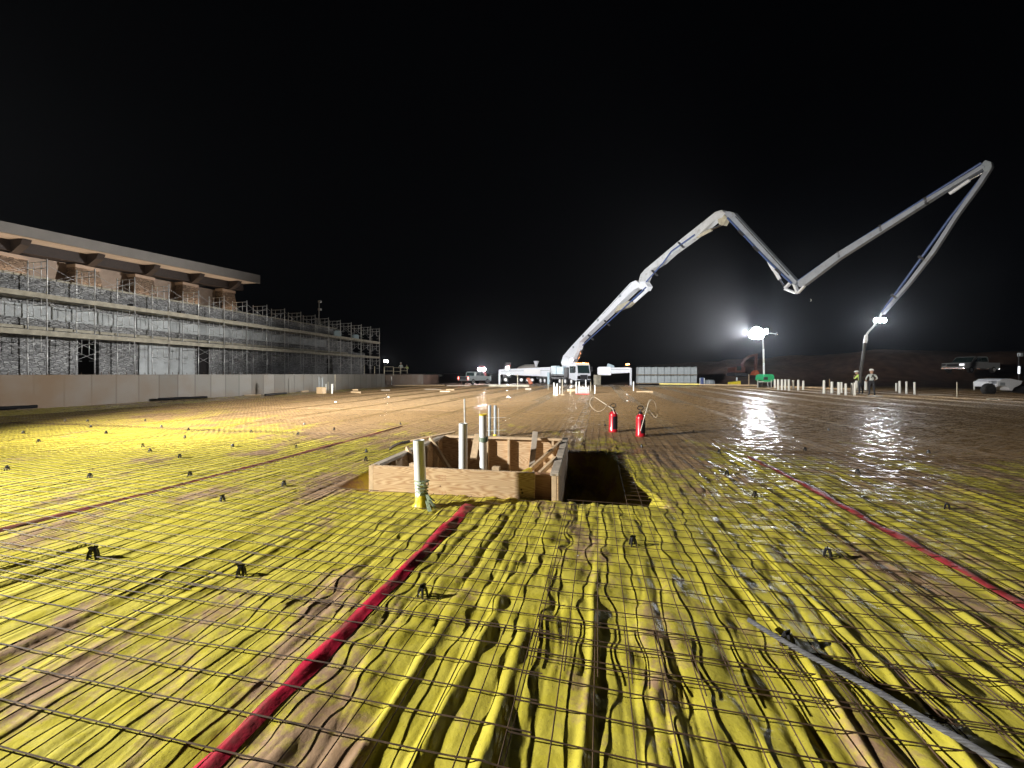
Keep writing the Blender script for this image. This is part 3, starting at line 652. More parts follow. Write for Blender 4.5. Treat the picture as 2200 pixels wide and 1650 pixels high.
# ------------------------------------------------------------------ stub-up pipes by the form box
def pipe(name, base, h, d, label, cat, m=M['pvc'], group=None, tilt=(0, 0), wall=0.006, n=20, rim=None, cap=None, z0=-0.05):
    t = thing(name, label, cat, base, 0, group); r = d/2
    top = Vector((base[0]+tilt[0], base[1]+tilt[1], base[2]+h)); b0 = Vector((base[0], base[1], base[2]+z0)); ax = (top-b0); L_ = ax.length
    mb = MB(); mb.lathe(b0, [(r, 0), (r, L_), (r-wall, L_), (r-wall, L_-0.25)], n, ax); mb.build('pipe_wall', m, t, smooth=40)
    if rim:
        mb = MB(); mb.lathe(b0, [(r+0.004, L_-rim), (r+0.005, L_+0.004), (r-wall-.002, L_+0.004), (r-wall-.002, L_-.01)], n, ax); mb.build('tape_band', M['yellow_tape'], t, smooth=40)
    if cap:
        mb = MB(); mb.lathe(b0, [(r+0.008, L_-0.06), (r+0.008, L_+0.008), (r*0.9, L_+0.012)], n, ax); mb.build('cap', cap, t, smooth=40)
    return t
p = gp(906, 1090)
t = pipe('standpipe', (p.x, p.y, 0), 0.705, 0.118, 'white plastic standpipe taped in yellow at its foot, in front of the form box', 'pipe', tilt=(-0.03, 0.0))
mb = MB(); rr = random.Random(5)
mb.lathe((p.x, p.y, -0.01), [(0.115, 0.0), (0.085, 0.03), (0.068, 0.07), (0.064, 0.14), (0.061, 0.145)], 18)
o = mb.build('tape_collar', M['yellow_tape'], t, smooth=60)
for v in o.data.vertices: v.co += Vector((v.co.x, v.co.y, 0))*mnoise.noise(v.co*35)*0.25
mb = MB()                                             # loose clear film wound round and trailing to the right
for k in range(5):
    a = rr.uniform(0, 6); mb.tube([Vector((p.x, p.y, 0.14+0.035*k)) + Vector((math.cos(a+q*0.9)*(0.062+0.004*k), math.sin(a+q*0.9)*(0.062+0.004*k), rr.uniform(-.012, .012))) for q in range(8)], 0.007, 5)
for k in range(9):
    a = rr.uniform(-1.1, 0.5); L1 = rr.uniform(0.08, 0.16)
    mb.bar(p + Vector((0.055, -0.03, 0.16-0.01*k)), p + Vector((0.06+L1*math.cos(a)*0.8, L1*math.sin(a)-0.05, max(0.02, 0.12-0.02*k))), 0.03, 0.002)
mb.build('film_wrap', M['clear_plastic'], t)
p = at(995, 985, 5.35); p.z = -0.5
pipe('standpipe', p, 0.73+0.5, 0.115, 'white plastic standpipe rising inside the form box, left of the yellow-rimmed one', 'pipe', tilt=(0.0, 0))
p = at(1039, 985, 6.15); p.z = -0.5
t = pipe('standpipe', p, 0.77+0.5, 0.115, 'white plastic standpipe with a yellow rim and green tape inside the form box', 'pipe', tilt=(-0.01, 0), rim=0.02)
mb = MB()
for k in range(4): mb.tube([Vector((p.x, p.y, 0.36+0.018*k+0.01*math.sin(q))) + Vector((math.cos(q)*0.066, math.sin(q)*0.066, 0)) for q in np.linspace(0, 2*math.pi, 12, endpoint=False)], 0.008, 5, closed=True)
mb.build('tape_band', mat('green_tape', (0.16, 0.22, 0.14), 0.5), t)
p = at(1001, 980, 6.0); mb = MB(); mb.tube([(p.x, p.y, -0.5), (at(998, 857, 5.95))], 0.0125, 10)
tag(mb.build('steel_rod', M['galv'], smooth=40), 'slim pale steel rod standing behind the middle standpipe of the form box', 'rod')
b0 = gp(1052, 939); b1 = gp(1064, 939)
for k, (b, lab) in enumerate(((b0, 'left of two grey conduits rising behind the form box'), (b1, 'right of two grey conduits rising behind the form box, yellow at its foot'))):
    t = pipe('conduit', (b.x, b.y, 0), 0.70, 0.068, lab, 'conduit', M['conduit'], 'grey conduits behind the form box', cap=None)
    if k:
        mb = MB(); mb.lathe((b.x, b.y, 0), [(0.06, 0), (0.05, 0.03), (0.037, 0.05), (0.036, 0.07)], 14); mb.build('tape_collar', M['yellow_tape'], t, smooth=50)
t = thing('tie_frame', 'light steel rods and cross wires tied round the grey conduits behind the form box', 'rebar frame', gp(1072, 941))
for px, py0, py1 in ((1031, 882, 938), (1072, 877, 940)):
    Y = 1190/(py1-HZ); mb = MB(); mb.tube([at(px, py1, Y), at(px-1, py0, Y)], 0.006, 6); mb.build('upright_rod', M['galv'], t)
for py in (898, 925):
    mb = MB(); mb.tube([at(1028, py, 8.72), at(1086, py-1, 8.72)], 0.005, 6); mb.build('cross_rod', M['galv'], t)

# ------------------------------------------------------------------ shovel lying over the box corner
t = thing('shovel', 'muddy square shovel with a pale handle lying over the left wall of the form box', 'shovel', at(850, 958, 6.3))
h0 = at(868, 951, 6.5); h1_ = at(977, 928, 6.70); mb = MB(); mb.tube([h0, h0.lerp(h1_, 0.5)+Vector((0, 0, 0.006)), h1_], 0.018, 10); mb.build('handle', M['lumber'], t, smooth=50)
bl = mat('muddy_blade', (0.05, 0.035, 0.026), 0.8, 0.0, var=0.4)
d = (h0-h1_).normalized(); a = d.cross(Vector((0, 0, 1))).normalized(); up = a.cross(d)
mb = MB(); B0 = h0 + d*0.02
prof = []
for i in range(6):
    for j in range(5):
        s = (j-2)/2; k = i/5
        prof.append(B0 + d*(0.23*k) + a*(s*0.105*(0.75+0.3*min(1, k*2))) + up*(0.03*s*s - 0.02 - 0.10*k*k*0.6))
fs = [(i*5+j, i*5+j+1, (i+1)*5+j+1, (i+1)*5+j) for i in range(5) for j in range(4)]
mb.add(prof, fs); o = mb.build('blade', bl, t, smooth=50); md = o.modifiers.new('thick', 'SOLIDIFY'); md.thickness = 0.006
mb = MB(); mb.tube([h0 - d*0.10, h0 + d*0.06], [0.02, 0.024], 10); mb.build('socket', M['dark_steel'], t, smooth=50)

# ------------------------------------------------------------------ red pump sprayers
def sprayer(px, py, label, wand, yaw):
    p = gp(px, py); p.z = h1(p.x, p.y)-0.005; t = thing('pump_sprayer', label, 'sprayer', p, 0, 'red pump sprayers')
    def q(x, y, z): return p + Vector((x, y, z))
    mb = MB(); mb.lathe(p, [(0.098, 0.0), (0.106, 0.012), (0.106, 0.05), (0.101, 0.06), (0.101, 0.40), (0.096, 0.44), (0.078, 0.475), (0.05, 0.49), (0.046, 0.51)], 28)
    mb.build('tank', M['red_tank'], t, smooth=35)
    shade_mat = mat('tank_shade', (0.02, 0.018, 0.03), 0.4, var=0.3)
    mb = MB(); n = 14                                 # dark wrap that paints shade onto the tank's right-hand side
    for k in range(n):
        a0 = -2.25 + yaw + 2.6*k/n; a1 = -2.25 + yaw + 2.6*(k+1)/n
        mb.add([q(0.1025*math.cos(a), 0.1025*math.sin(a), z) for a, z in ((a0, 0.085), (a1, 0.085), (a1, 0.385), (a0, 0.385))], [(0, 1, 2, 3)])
    mb.build('shade_wrap', shade_mat, t)
    mb = MB(); mb.lathe(q(0, 0, 0.505), [(0.05, 0), (0.05, 0.03), (0.03, 0.045), (0.018, 0.05), (0.012, 0.09)], 18); mb.build('pump_collar', M['black_plastic'], t, smooth=40)
    mb = MB(); c = q(0, 0, 0.635); pts = []
    for k in range(20):
        a = 2*math.pi*k/20; pts.append(c + Vector((0.062*math.cos(a)*(1+0.25*max(0, math.sin(a))), 0.012*math.sin(2*a), 0.042*math.sin(a) + (0.004 if math.sin(a) > 0.6 else 0))))
    mb.tube(pts, 0.0105, 8, closed=True); mb.tube([q(0, 0, 0.55), q(0, 0, 0.60)], 0.009, 8); mb.build('pump_handle', M['black_plastic'], t, smooth=60)
    hose, wnd = wand(q)
    mb = MB(); mb.tube(hose, 0.0065, 8); mb.build('hose', mat('pale_hose', (0.62, 0.52, 0.40), 0.5), t, smooth=60)
    mb = MB(); mb.tube(wnd, 0.008, 8); mb.build('wand', mat('pale_wand', (0.78, 0.72, 0.60), 0.4), t, smooth=60)
    return t
def spl(P, n=10):
    out = []
    for i in range(len(P)-1):
        p0 = P[max(i-1, 0)]; p1 = P[i]; p2 = P[i+1]; p3 = P[min(i+2, len(P)-1)]
        for t_ in np.linspace(0, 1, n, endpoint=False):
            out.append(0.5*((2*p1)+(p2-p0)*t_+(2*p0-5*p1+4*p2-p3)*t_*t_+(3*p1-p0-3*p2+p3)*t_**3))
    return out + [P[-1]]
def wand_a(q):
    Y = gp(1317, 929).y
    return spl([at(1318, 878, Y), at(1305, 871, Y-.05), at(1296, 880, Y-.12), at(1285, 884, Y-.14), at(1273, 877, Y-.1), at(1267, 866, Y), at(1270, 856, Y+.1), at(1276, 853, Y+.1), at(1284, 857, Y+.06)]), [at(1279, 854, Y+.08), at(1300, 868, Y), at(1316, 878, Y-.1), at(1320, 889, Y-.13)]
def wand_b(q):
    Y = gp(1376, 939).y
    return spl([at(1381, 885, Y-.02), at(1392, 878, Y+.05), at(1402, 891, Y+.1), at(1409, 897, Y+.08), at(1412, 890, Y+.02), at(1408, 868, Y-.05), at(1402, 859, Y-.08), at(1396, 859, Y-.10), at(1393, 865, Y-.11)]), [at(1399, 858, Y-.09), at(1393, 866, Y-.11), at(1376, 926, Y-.14)]
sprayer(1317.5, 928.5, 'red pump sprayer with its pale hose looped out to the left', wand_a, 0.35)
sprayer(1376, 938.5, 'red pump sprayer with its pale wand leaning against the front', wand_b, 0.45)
# ================================================================== low concrete wall and building on the left
def grid_thing(name, label, cat, v, u, z, group=None): return thing(name, label, cat, G(v, u, z), -TH, group)
def gbox(mb, v0, v1, u0, u1, z0, z1):
    mb.prism([G(v0, u0, (z0+z1)/2), G(v1, u0, (z0+z1)/2), G(v1, u1, (z0+z1)/2), G(v0, u1, (z0+z1)/2)], (0, 0, z1-z0)); return mb

t = grid_thing('concrete_wall', 'long low concrete wall stained with mud, running along the left edge of the pad', 'wall', -22.9, 5, 0)
mb = MB(); gbox(mb, -23.02, -22.8, 4, 39.0, -0.5, 1.36); mb.build('wall_body', M['wall'], t, bevel=0.01)
# starter bars and timber scraps along its top
mb = MB(); rr = random.Random(12)
u = 6.0
while u < 26:
    h = rr.uniform(0.04, 0.16); mb.tube([G(-22.9, u, 1.33), G(-22.9+rr.uniform(-.03, .03), u+rr.uniform(-.03, .03), 1.36+h)], 0.012, 5); u += rr.uniform(0.22, 0.5)
o = mb.build('starter_bars', M['rebar'], t); o['kind'] = 'stuff'
t = grid_thing('concrete_wall', 'shorter low concrete wall set back beyond the far end of the long wall', 'wall', -27, 48, 0)
mb = MB(); gbox(mb, -27.2, -26.98, 39.3, 57.5, -0.5, 1.30); mb.build('wall_body', M['wall'], t, bevel=0.01)

# ---- building
B = grid_thing('stone_building', 'long building with grey stone walls and a wide overhanging sloped roof behind the scaffolding', 'building', -32, 24, 1.25)
zr = lambda u: 9.78 + 0.055*(u-16.2)
mb = MB()
def wallpiece(u0, u1, z0, z1, v0=-32.1, v1=-31.7): gbox(mb, v0, v1, u0, u1, z0, z1)
holes = [(18.2, 19.25, 1.2, 3.5), (41.2, 42.3, 1.2, 3.4)]
us = [2.0] + [x for h in holes for x in h[:2]] + [49.0]
for i in range(0, len(us), 2): wallpiece(us[i], us[i+1], 1.1, 4.2 if us[i] < 40 else 4.2)
for h in holes: wallpiece(h[0], h[1], h[3], 4.2)
mb.build('lower_wall', M['stone'], B)
mb = MB(); wallpiece(2, 42.9, 4.2, 6.9); mb.build('parapet', M['stone'], B)
mb = MB(); gbox(mb, -32.1, -31.66, 42.9, 46.2, 4.2, 5.5); mb.build('stepped_parapet', M['stone'], B)
mb = MB(); gbox(mb, -32.12, -31.64, 2, 42.95, 6.9, 7.02); mb.build('coping', M['plank'], B)
mb = MB(); gbox(mb, -31.70, -31.60, 2, 41, 4.55, 5.35); mb.build('pale_band', M['plaster'], B)
mb = MB(); gbox(mb, -31.70, -31.52, 2, 45, 3.95, 4.12); mb.build('string_course', M['plank'], B)
mb = MB(); gbox(mb, -31.70, -31.63, 21.5, 25.4, 1.2, 3.75); mb.build('board_panel', M['plaster'], B)
mb = MB(); gbox(mb, -31.70, -31.55, 25.7, 26.6, 1.2, 3.55); mb.build('window_opening', M['hole'], B)
for h in holes:
    mb = MB(); gbox(mb, -33.2, -33.0, h[0]-.5, h[1]+.5, 1.1, 4.0); mb.build('doorway', M['hole'], B)
mb = MB(); gbox(mb, -37.2, -32.1, 2, 42.9, 6.2, 6.4); mb.build('flat_roof', M['concrete'], B)
mb = MB(); mb.prism([G(-37.5, 2, 6.3), G(-37.5, 33.9, 6.3), G(-37.5, 33.9, 9.75), G(-37.5, 2, 8.9)], G(0.5, 0) - G(0, 0)); mb.build('upper_wall', M['stucco'], B)
mb = MB(); gbox(mb, -55, -37.7, 33.5, 33.9, 6.3, 9.9); mb.build('end_wall', M['stucco'], B)
# dark timber eaves beam along the wall head
mb = MB(); mb.prism([G(-36.6, 2, zr(2)-.72), G(-36.6, 34.0, zr(34)-.72), G(-36.6, 34.0, zr(34)-.05), G(-36.6, 2, zr(2)-.05)], G(1.1, 0) - G(0, 0)); mb.build('eaves_beam', M['brown_dark'], B)
# pale soffit, sloping roof slab and taupe fascia
mb = MB(); mb.prism([G(-34.4, 1, zr(1)), G(-34.4, 34.1, zr(34.1)), G(-58, 34.1, zr(34.1)), G(-58, 1, zr(1))], (0, 0, 0.06)); mb.build('soffit', M['soffit'], B)
mb = MB(); v0 = -34.3
mb.prism([G(v0, 1, zr(1)-0.06), G(v0, 34.25, zr(34.25)-0.06), G(v0, 34.25, zr(34.25)+0.80), G(v0, 1, zr(1)+0.40)], G(0.16, 0) - G(0, 0)); mb.build('fascia', M['fascia'], B)
mb = MB(); mb.prism([G(-34.4, 1, zr(1)+.2), G(-34.4, 34.1, zr(34.1)+.5), G(-58, 34.1, zr(34.1)+.5), G(-58, 1, zr(1)+.2)], (0, 0, 0.28)); mb.build('roof', M['fascia'], B)
for u in (10.1, 13.9, 17.6, 21.4, 25.1, 28.8, 32.6):
    z = zr(u)-0.035; mb = MB()
    mb.prism([G(-37.2, u, z-0.95), G(-35.9, u, z-0.78), G(-35.15, u, z-0.36), G(-34.95, u, z-0.02), G(-37.2, u, z-0.02)], G(0, 0.42) - G(0, 0)); mb.build('bracket_beam', M['brown_dark'], B)
    zt = z-0.80; mb = MB()
    a0, a1 = 0.98, 0.66
    vs = [G(-37.2, u-a0, 6.4), G(-36.0, u-a0, 6.4), G(-36.0, u+a0, 6.4), G(-37.2, u+a0, 6.4), G(-37.2, u-a1, zt-.25), G(-36.35, u-a1, zt-.25), G(-36.35, u+a1, zt-.25), G(-37.2, u+a1, zt-.25)]
    mb.add(vs, [(0,3,2,1), (4,5,6,7), (0,1,5,4), (1,2,6,5), (2,3,7,6), (3,0,4,7)])
    pr = mb.build('stone_pier', M['brown_stone'], B)
    mb = MB(); gbox(mb, -37.2, -36.28, u-a1-.06, u+a1+.06, zt-.25, zt-.02); mb.build('pier_cap', M['stucco'], pr)
    if True:
        mb = MB(); q = G(-35.72, u+.1, 6.42); mb.lathe(q, [(0.10, 0), (0.12, 0.25), (0.09, 0.26)], 10)
        up = mb.build('uplight', M['lamp_warm'], B)
        ub = lamp('uplight_bulb', 'SPOT', q + Vector((0, 0, 0.34)), 200, (1.0, 0.76, 0.55), 0.06, aim=q + (G(0.05, 0.05) - G(0, 0)) + Vector((0, 0, 2.2)), cone=120, blend=0.8); ub.parent = up; ub.matrix_parent_inverse = B.matrix_basis.inverted()
    
# rooftop mast with a lamp head
t = grid_thing('roof_mast', 'thin dark mast with small lamp heads rising above the parapet of the stone building', 'mast', -33, 38.6, 6.4)
q = at(685, 700, 850*33/(.9763*(1288-685))); q0 = Vector((q.x, q.y, 6.4)); qt = at(685.5, 648, q.y)
mb = MB(); mb.tube([q0, qt], 0.05, 6); mb.build('pole', M['galv'], t)
for z in (qt.z, qt.z-0.95):
    mb = MB(); mb.box((q.x+.12, q.y, z), (0.34, 0.3, 0.26), -TH); mb.build('lamp_head', M['galv'], t, bevel=0.03)

# ---- scaffolding
SC = grid_thing('scaffolding', 'three lift tubular steel scaffolding with planked decks along the stone building', 'scaffolding', -30.6, 24, 1.25)
FU = [13.71 + 2.117*k for k in range(18)]; VF, VB = -29.9, -31.4; Z0 = [1.62, 3.66, 5.70]; TOP = 7.74
rr = random.Random(4)
for k, u in enumerate(FU):
    for l, z in enumerate(Z0):
        mb = MB(); z1 = z+1.98; tu = rr.uniform(-.02, .02)
        if l == 2 and k in (2, 3): pass
        for v in (VF, VB):
            mb.tube([G(v, u, z if l else 1.2), G(v, u+tu, z1 + (0.08 if l == 2 else 0.05))], 0.030, 6)
        for zz in ((z1-0.05, z1-0.42) if l != 1 else (z1-0.05, z1-0.42)): mb.tube([G(VF, u, zz), G(VB, u, zz)], 0.022, 5)
        for vv in (VF-0.45, VB+0.45): mb.tube([G(vv, u, z1-0.05), G(vv, u, z1-1.05)], 0.018, 5)
        for v, s in ((VF, -1), (VB, 1)):
            for zz in (0.55, 0.95): mb.tube([G(v, u, z+zz), G(v+s*0.45, u, z+zz)], 0.016, 5)
        mb.build('scaffold_frame', M['galv'], SC, smooth=50)
for k in range(17):
    for l, z in enumerate(Z0):
        mb = MB(); u0, u1 = FU[k], FU[k+1]
        for v in ((VF, VB) if l != 1 else (VF,)):
            mb.tube([G(v, u0, z+0.62), G(v, u1, z+1.72)], 0.011, 4); mb.tube([G(v+.025, u0, z+1.72), G(v+.025, u1, z+0.62)], 0.011, 4)
        mb.build('cross_brace', M['brace_tube'], SC)
    for l in (1, 2):
        z = Z0[l]-0.02; mb = MB(); e = rr.uniform(0.1, 0.35) if k in (1, 4, 6, 10) else 0.03
        for j in range(4):
            v0 = VF + 0.06 - 0.39*j - 0.22; gbox(mb, v0-0.26, v0+0.09, FU[k]-rr.uniform(0, e), FU[k+1]+rr.uniform(-.02, e), z-0.05-0.012*(j % 2)-0.004*(k % 3), z-0.004*(k % 3))
        gbox(mb, VF+0.045, VF+0.085, FU[k]-e*0.5, FU[k+1]-0.01, z-0.13-rr.uniform(0, .03), z+0.13+rr.uniform(-.02, .03))
        mb.build('deck', M['plank'], SC)
# clutter on the decks
for k, (u, z, v, s) in enumerate(((20.2, 5.75, -30.3, (.5, .3, .25)), (23.4, 5.74, -30.4, (.35, .35, .3)), (24.4, 5.74, -30.2, (.4, .25, .2)), (27.6, 5.74, -30.3, (.5, .4, .2)), (41.5, 5.76, -30.5, (.8, .5, .7)), (45.2, 5.76, -30.6, (.7, .6, .6)))):
    lab = ['short stack of stone', 'square tub', 'low tub', 'flat stack of stone', 'covered heap of material', 'second covered heap of material, farther out'][k] + (' on the top scaffold deck under the roof' if k < 4 else ' near the far end of the top scaffold deck')
    mb = MB(); q = G(v, u, z+s[2]/2); mb.box(q, s, -TH+0.2*k); mb.box(q+Vector((0.05, 0, s[2]*0.55)), (s[0]*0.7, s[1]*0.7, s[2]*0.15), -TH+.3)
    tag(mb.build('deck_load', M['pale_blue'] if k > 3 else M['dark_steel'], bevel=0.05), lab, 'building material')

# railings and two workers past the end of the scaffolding
t = grid_thing('guard_rail', 'yellowish guard rail frames on the raised ground past the end of the scaffolding', 'railing', -27.5, 46, 1.25)
mb = MB(); Y = 52.0
for x0, x1 in ((827, 857), (861, 874), (860, 875.5)):
    pass
def rail(x0, x1, y0, y1, Y):
    r_ = MB()
    for x in (x0, x1): r_.tube([at(x, y1, Y), at(x, y0, Y)], 0.035, 5)
    for yy in (y0, (y0+y1)/2): r_.tube([at(x0, yy, Y), at(x1, yy, Y)], 0.03, 5)
    r_.build('rail_panel', M['plank'], t)
rail(826, 845, 788, 806, 50); rail(846, 860, 790, 806, 51); rail(861, 875, 790, 803, 52)
# ================================================================== people
def person(label, base, face, J, parts, hat=(0.8, 0.8, 0.78), scale=1.0, group=None, vest=None, pack=False):
    """J: joint offsets (local x right, y forward, z up); face = heading angle of y axis"""
    t = thing('person', label, 'person', base, face)
    Mx = t.matrix_basis
    V = []; E = []; Rr = []; Tg = []
    def add(p, r, par=None, tg='shirt'):
        V.append(Vector(p)*scale); Rr.append(r*scale); Tg.append(tg)
        if par is not None: E.append((par, len(V)-1))
        return len(V)-1
    pel = add(J['pelvis'], 0.135, None, 'legs'); sp = add(J['waist'], 0.125, pel); ch = add(J['chest'], 0.155, sp); nk = add(J['neck'], 0.055, ch, 'skin')
    hd = Vector(J['head']); j = add(hd-Vector((0, 0, 0.05)), 0.075, nk, 'skin'); h2 = add(hd+Vector((0, 0.01, 0.04)), 0.095, j, 'skin'); h3 = add(hd+Vector((0, 0, 0.11)), 0.07, h2, 'skin')
    add(hd + Vector((0, 0.105, 0.01)), 0.014, h2, 'skin')        # nose
    for sx in (-1, 1): add(hd + Vector((sx*0.098, -0.005, 0.015)), 0.013, h2, 'skin')
    for sx, k in ((-1, 'L'), (1, 'R')):
        sh = add(J['sh'+k], 0.075, ch); el = add(J['el'+k], 0.048, sh); wr = add(J['wr'+k], 0.032, el, 'skin')
        d = (Vector(J['wr'+k])-Vector(J['el'+k])).normalized(); a = d.orthogonal().normalized(); b = d.cross(a); w0 = Vector(J['wr'+k])
        pm = add(w0+d*0.06, 0.036, wr, 'skin')
        for f in range(4):
            o_ = a*(f-1.5)*0.02; f1 = add(w0+d*0.105+o_, 0.010, pm, 'skin'); add(w0+d*(0.15+(0.008, 0.018, 0.014, 0)[f])+o_+b*0.025, 0.008, f1, 'skin')
        t1 = add(w0+d*0.06+a*0.045+b*0.01, 0.011, pm, 'skin'); add(w0+d*0.10+a*0.06+b*0.03, 0.009, t1, 'skin')
        hp = add(J['hip'+k], 0.105, pel, 'legs'); kn = add(J['kn'+k], 0.068, hp, 'legs'); an = add(J['an'+k], 0.048, kn, 'legs'); ft = add(Vector(J['an'+k])+Vector((sx*0.02, 0.06, -0.05)), 0.05, an, 'boot'); add(Vector(J['an'+k])+Vector((sx*0.03, 0.17, -0.06)), 0.036, ft, 'boot')
    me = bpy.data.meshes.new('body'); me.from_pydata(V, E, []); o = bpy.data.objects.new('body_rig', me); COL.objects.link(o)
    md = o.modifiers.new('skin', 'SKIN'); md.use_smooth_shade = True
    for i, sv in enumerate(me.skin_vertices[0].data): sv.radius = (Rr[i], Rr[i]*(0.8 if Tg[i] in ('shirt',) and i < 4 else 1)); sv.use_root = (i == 0)
    o.modifiers.new('sub', 'SUBSURF').levels = 1
    dg = bpy.context.evaluated_depsgraph_get(); dg.update(); me2 = bpy.data.meshes.new_from_object(o.evaluated_get(dg)); bpy.data.objects.remove(o)
    names = ['shirt', 'legs', 'skin', 'boot']; me2.materials.clear()
    for n_ in names: me2.materials.append(parts[n_])
    P = np.array([tuple(v) for v in V])
    for pl in me2.polygons:
        c = np.array(pl.center); k = int(np.argmin(np.linalg.norm(P-c, axis=1) - np.array(Rr))); pl.material_index = names.index(Tg[k]); pl.use_smooth = True
    me2.name = 'body'; bo = bpy.data.objects.new('body', me2); COL.objects.link(bo); bo.parent = t
    mb = MB(); c = Mx @ ((hd + Vector((0, 0, 0.075)))*scale); mb.lathe(c, [(0.165*scale, 0), (0.125*scale, 0.012), (0.122*scale, 0.05*scale), (0.10*scale, 0.095*scale), (0.06*scale, 0.125*scale), (0.01, 0.133*scale)], 18)
    f = Mx.to_3x3() @ Vector((0, 1, 0)); mb.box(c + f*0.15*scale + Vector((0, 0, 0.006)), (0.16, 0.10, 0.012), face)
    mb.build('hard_hat', mat('hard_hat', hat, 0.35), t, smooth=50)
    if vest:
        for nm, pts in vest.items():
            mb = MB()
            for p0, p1, w_ in pts: mb.bar(Mx @ (Vector(p0)*scale), Mx @ (Vector(p1)*scale), w_, 0.012, up=tuple(Mx.to_3x3() @ Vector((0, 1, 0))))
            mb.build(nm, parts.get('strap', M['black_plastic']), t)
    return t
skin = M['skin']; boot = mat('muddy_boot', (0.03, 0.022, 0.018), 0.8)
jeans = mat('dark_trousers', (0.02, 0.022, 0.03), 0.85); grey_shirt = mat('pale_grey_shirt', (0.50, 0.55, 0.56), 0.85, var=0.1); hiviz = mat('hi_vis_vest', (0.52, 0.72, 0.16), 0.7, var=0.12)
P1 = gp(1873, 848.5); P1.z = -0.02
std = dict(pelvis=(0, 0, .96), waist=(0, 0, 1.10), chest=(0, 0.01, 1.32), neck=(0, 0.02, 1.50), head=(0, 0.035, 1.64),
    shL=(-.19, 0, 1.42), elL=(-.31, .02, 1.17), wrL=(-.24, .20, 1.03), shR=(.19, 0, 1.42), elR=(.32, .03, 1.18), wrR=(.27, .22, 1.06),
    hipL=(-.10, 0, .90), knL=(-.13, .03, .50), anL=(-.14, 0, .09), hipR=(.10, 0, .90), knR=(.14, .05, .50), anR=(.17, .02, .09))
person('worker in a pale grey shirt and white hard hat standing with his back to us', P1, R(-20), std, dict(shirt=grey_shirt, legs=jeans, skin=skin, boot=boot), scale=.95,
    vest={'vest_strap': [((-.09, -.135, 1.22), (.05, -.135, 1.42), .045), ((.09, -.137, 1.22), (-.05, -.137, 1.42), .045)]})
P2 = gp(1850, 846); P2.z = -0.02
std2 = dict(std, waist=(-.03, .02, 1.10), chest=(-.10, .06, 1.30), neck=(-.17, .08, 1.45), head=(-.26, .10, 1.54), shL=(-.28, .02, 1.37), elL=(-.36, .16, 1.14), wrL=(-.20, .34, 1.20), shR=(.05, .05, 1.43), elR=(.16, .22, 1.24), wrR=(.06, .38, 1.30))
person('worker in a yellow-green high visibility vest and white hard hat leaning beside the hose', P2, R(10), std2, dict(shirt=hiviz, legs=jeans, skin=skin, boot=boot), scale=.95)
for k, (x, yh, Y, lab, hv) in enumerate(((861.5, 779.5, 58, 'small distant worker in a white hard hat behind the guard rail', grey_shirt), (874, 784, 61, 'small distant worker in dim yellowish clothes right of the hard-hatted one', hiviz))):
    q = at(x, yh, Y); q.z = 1.25
    sc_ = (at(x, yh, Y).z-1.25)/1.78
    person(lab, q, R(170), dict(std), dict(shirt=hv, legs=jeans, skin=skin, boot=boot), scale=sc_, hat=(0.75, 0.75, 0.72) if k == 0 else (0.1, 0.1, 0.09))

# ================================================================== concrete pump truck
TX, TY, THD = 9.7, 58.6, R(-64.5)                     # front axle, heading
Tm = Matrix.Translation((TX, TY, -0.25)) @ Matrix.Rotation(THD, 4, 'Z')
PT = thing('pump_truck', 'white concrete pump truck with outriggers out and a long five-section boom raised to the right', 'pump truck', (TX, TY, -0.25), THD)
def L(x, y, z): return Tm @ Vector((x, y, z))         # x forward, y to its left
def lbox(mb, x0, x1, y0, y1, z0, z1): mb.prism([L(x0, y0, (z0+z1)/2), L(x1, y0, (z0+z1)/2), L(x1, y1, (z0+z1)/2), L(x0, y1, (z0+z1)/2)], (0, 0, z1-z0)); return mb
# cab: front profile with raked screen
mb = MB(); mb.prism([L(0.55, 0, .75), L(1.55, 0, .62), L(1.60, 0, 1.55), L(1.36, 0, 2.95), L(1.15, 0, 3.12), L(-.45, 0, 3.12), L(-.45, 0, .95), L(-.1, 0, .95)], L(0, 2.46, 0)-L(0, 0, 0)); cab = mb.build('cab', M['white_paint'], PT, bevel=0.06)
mb = MB(); mb.prism([L(1.595, -1.02, 1.72), L(1.595, 1.02, 1.72), L(1.395, 0.98, 2.84), L(1.395, -0.98, 2.84)], L(.03, 0, 0)-L(0, 0, 0)); mb.build('windscreen', M['glass'], cab)
mb = MB(); lbox(mb, 1.56, 1.625, -.62, .62, .80, 1.50); gr = mb.build('grille', M['dark_steel'], cab)
mb = MB()
for k in range(6): lbox(mb, 1.62, 1.64, -.60, .60, .86+.105*k, .885+.105*k)
mb.build('grille_bars', M['chrome'], gr)
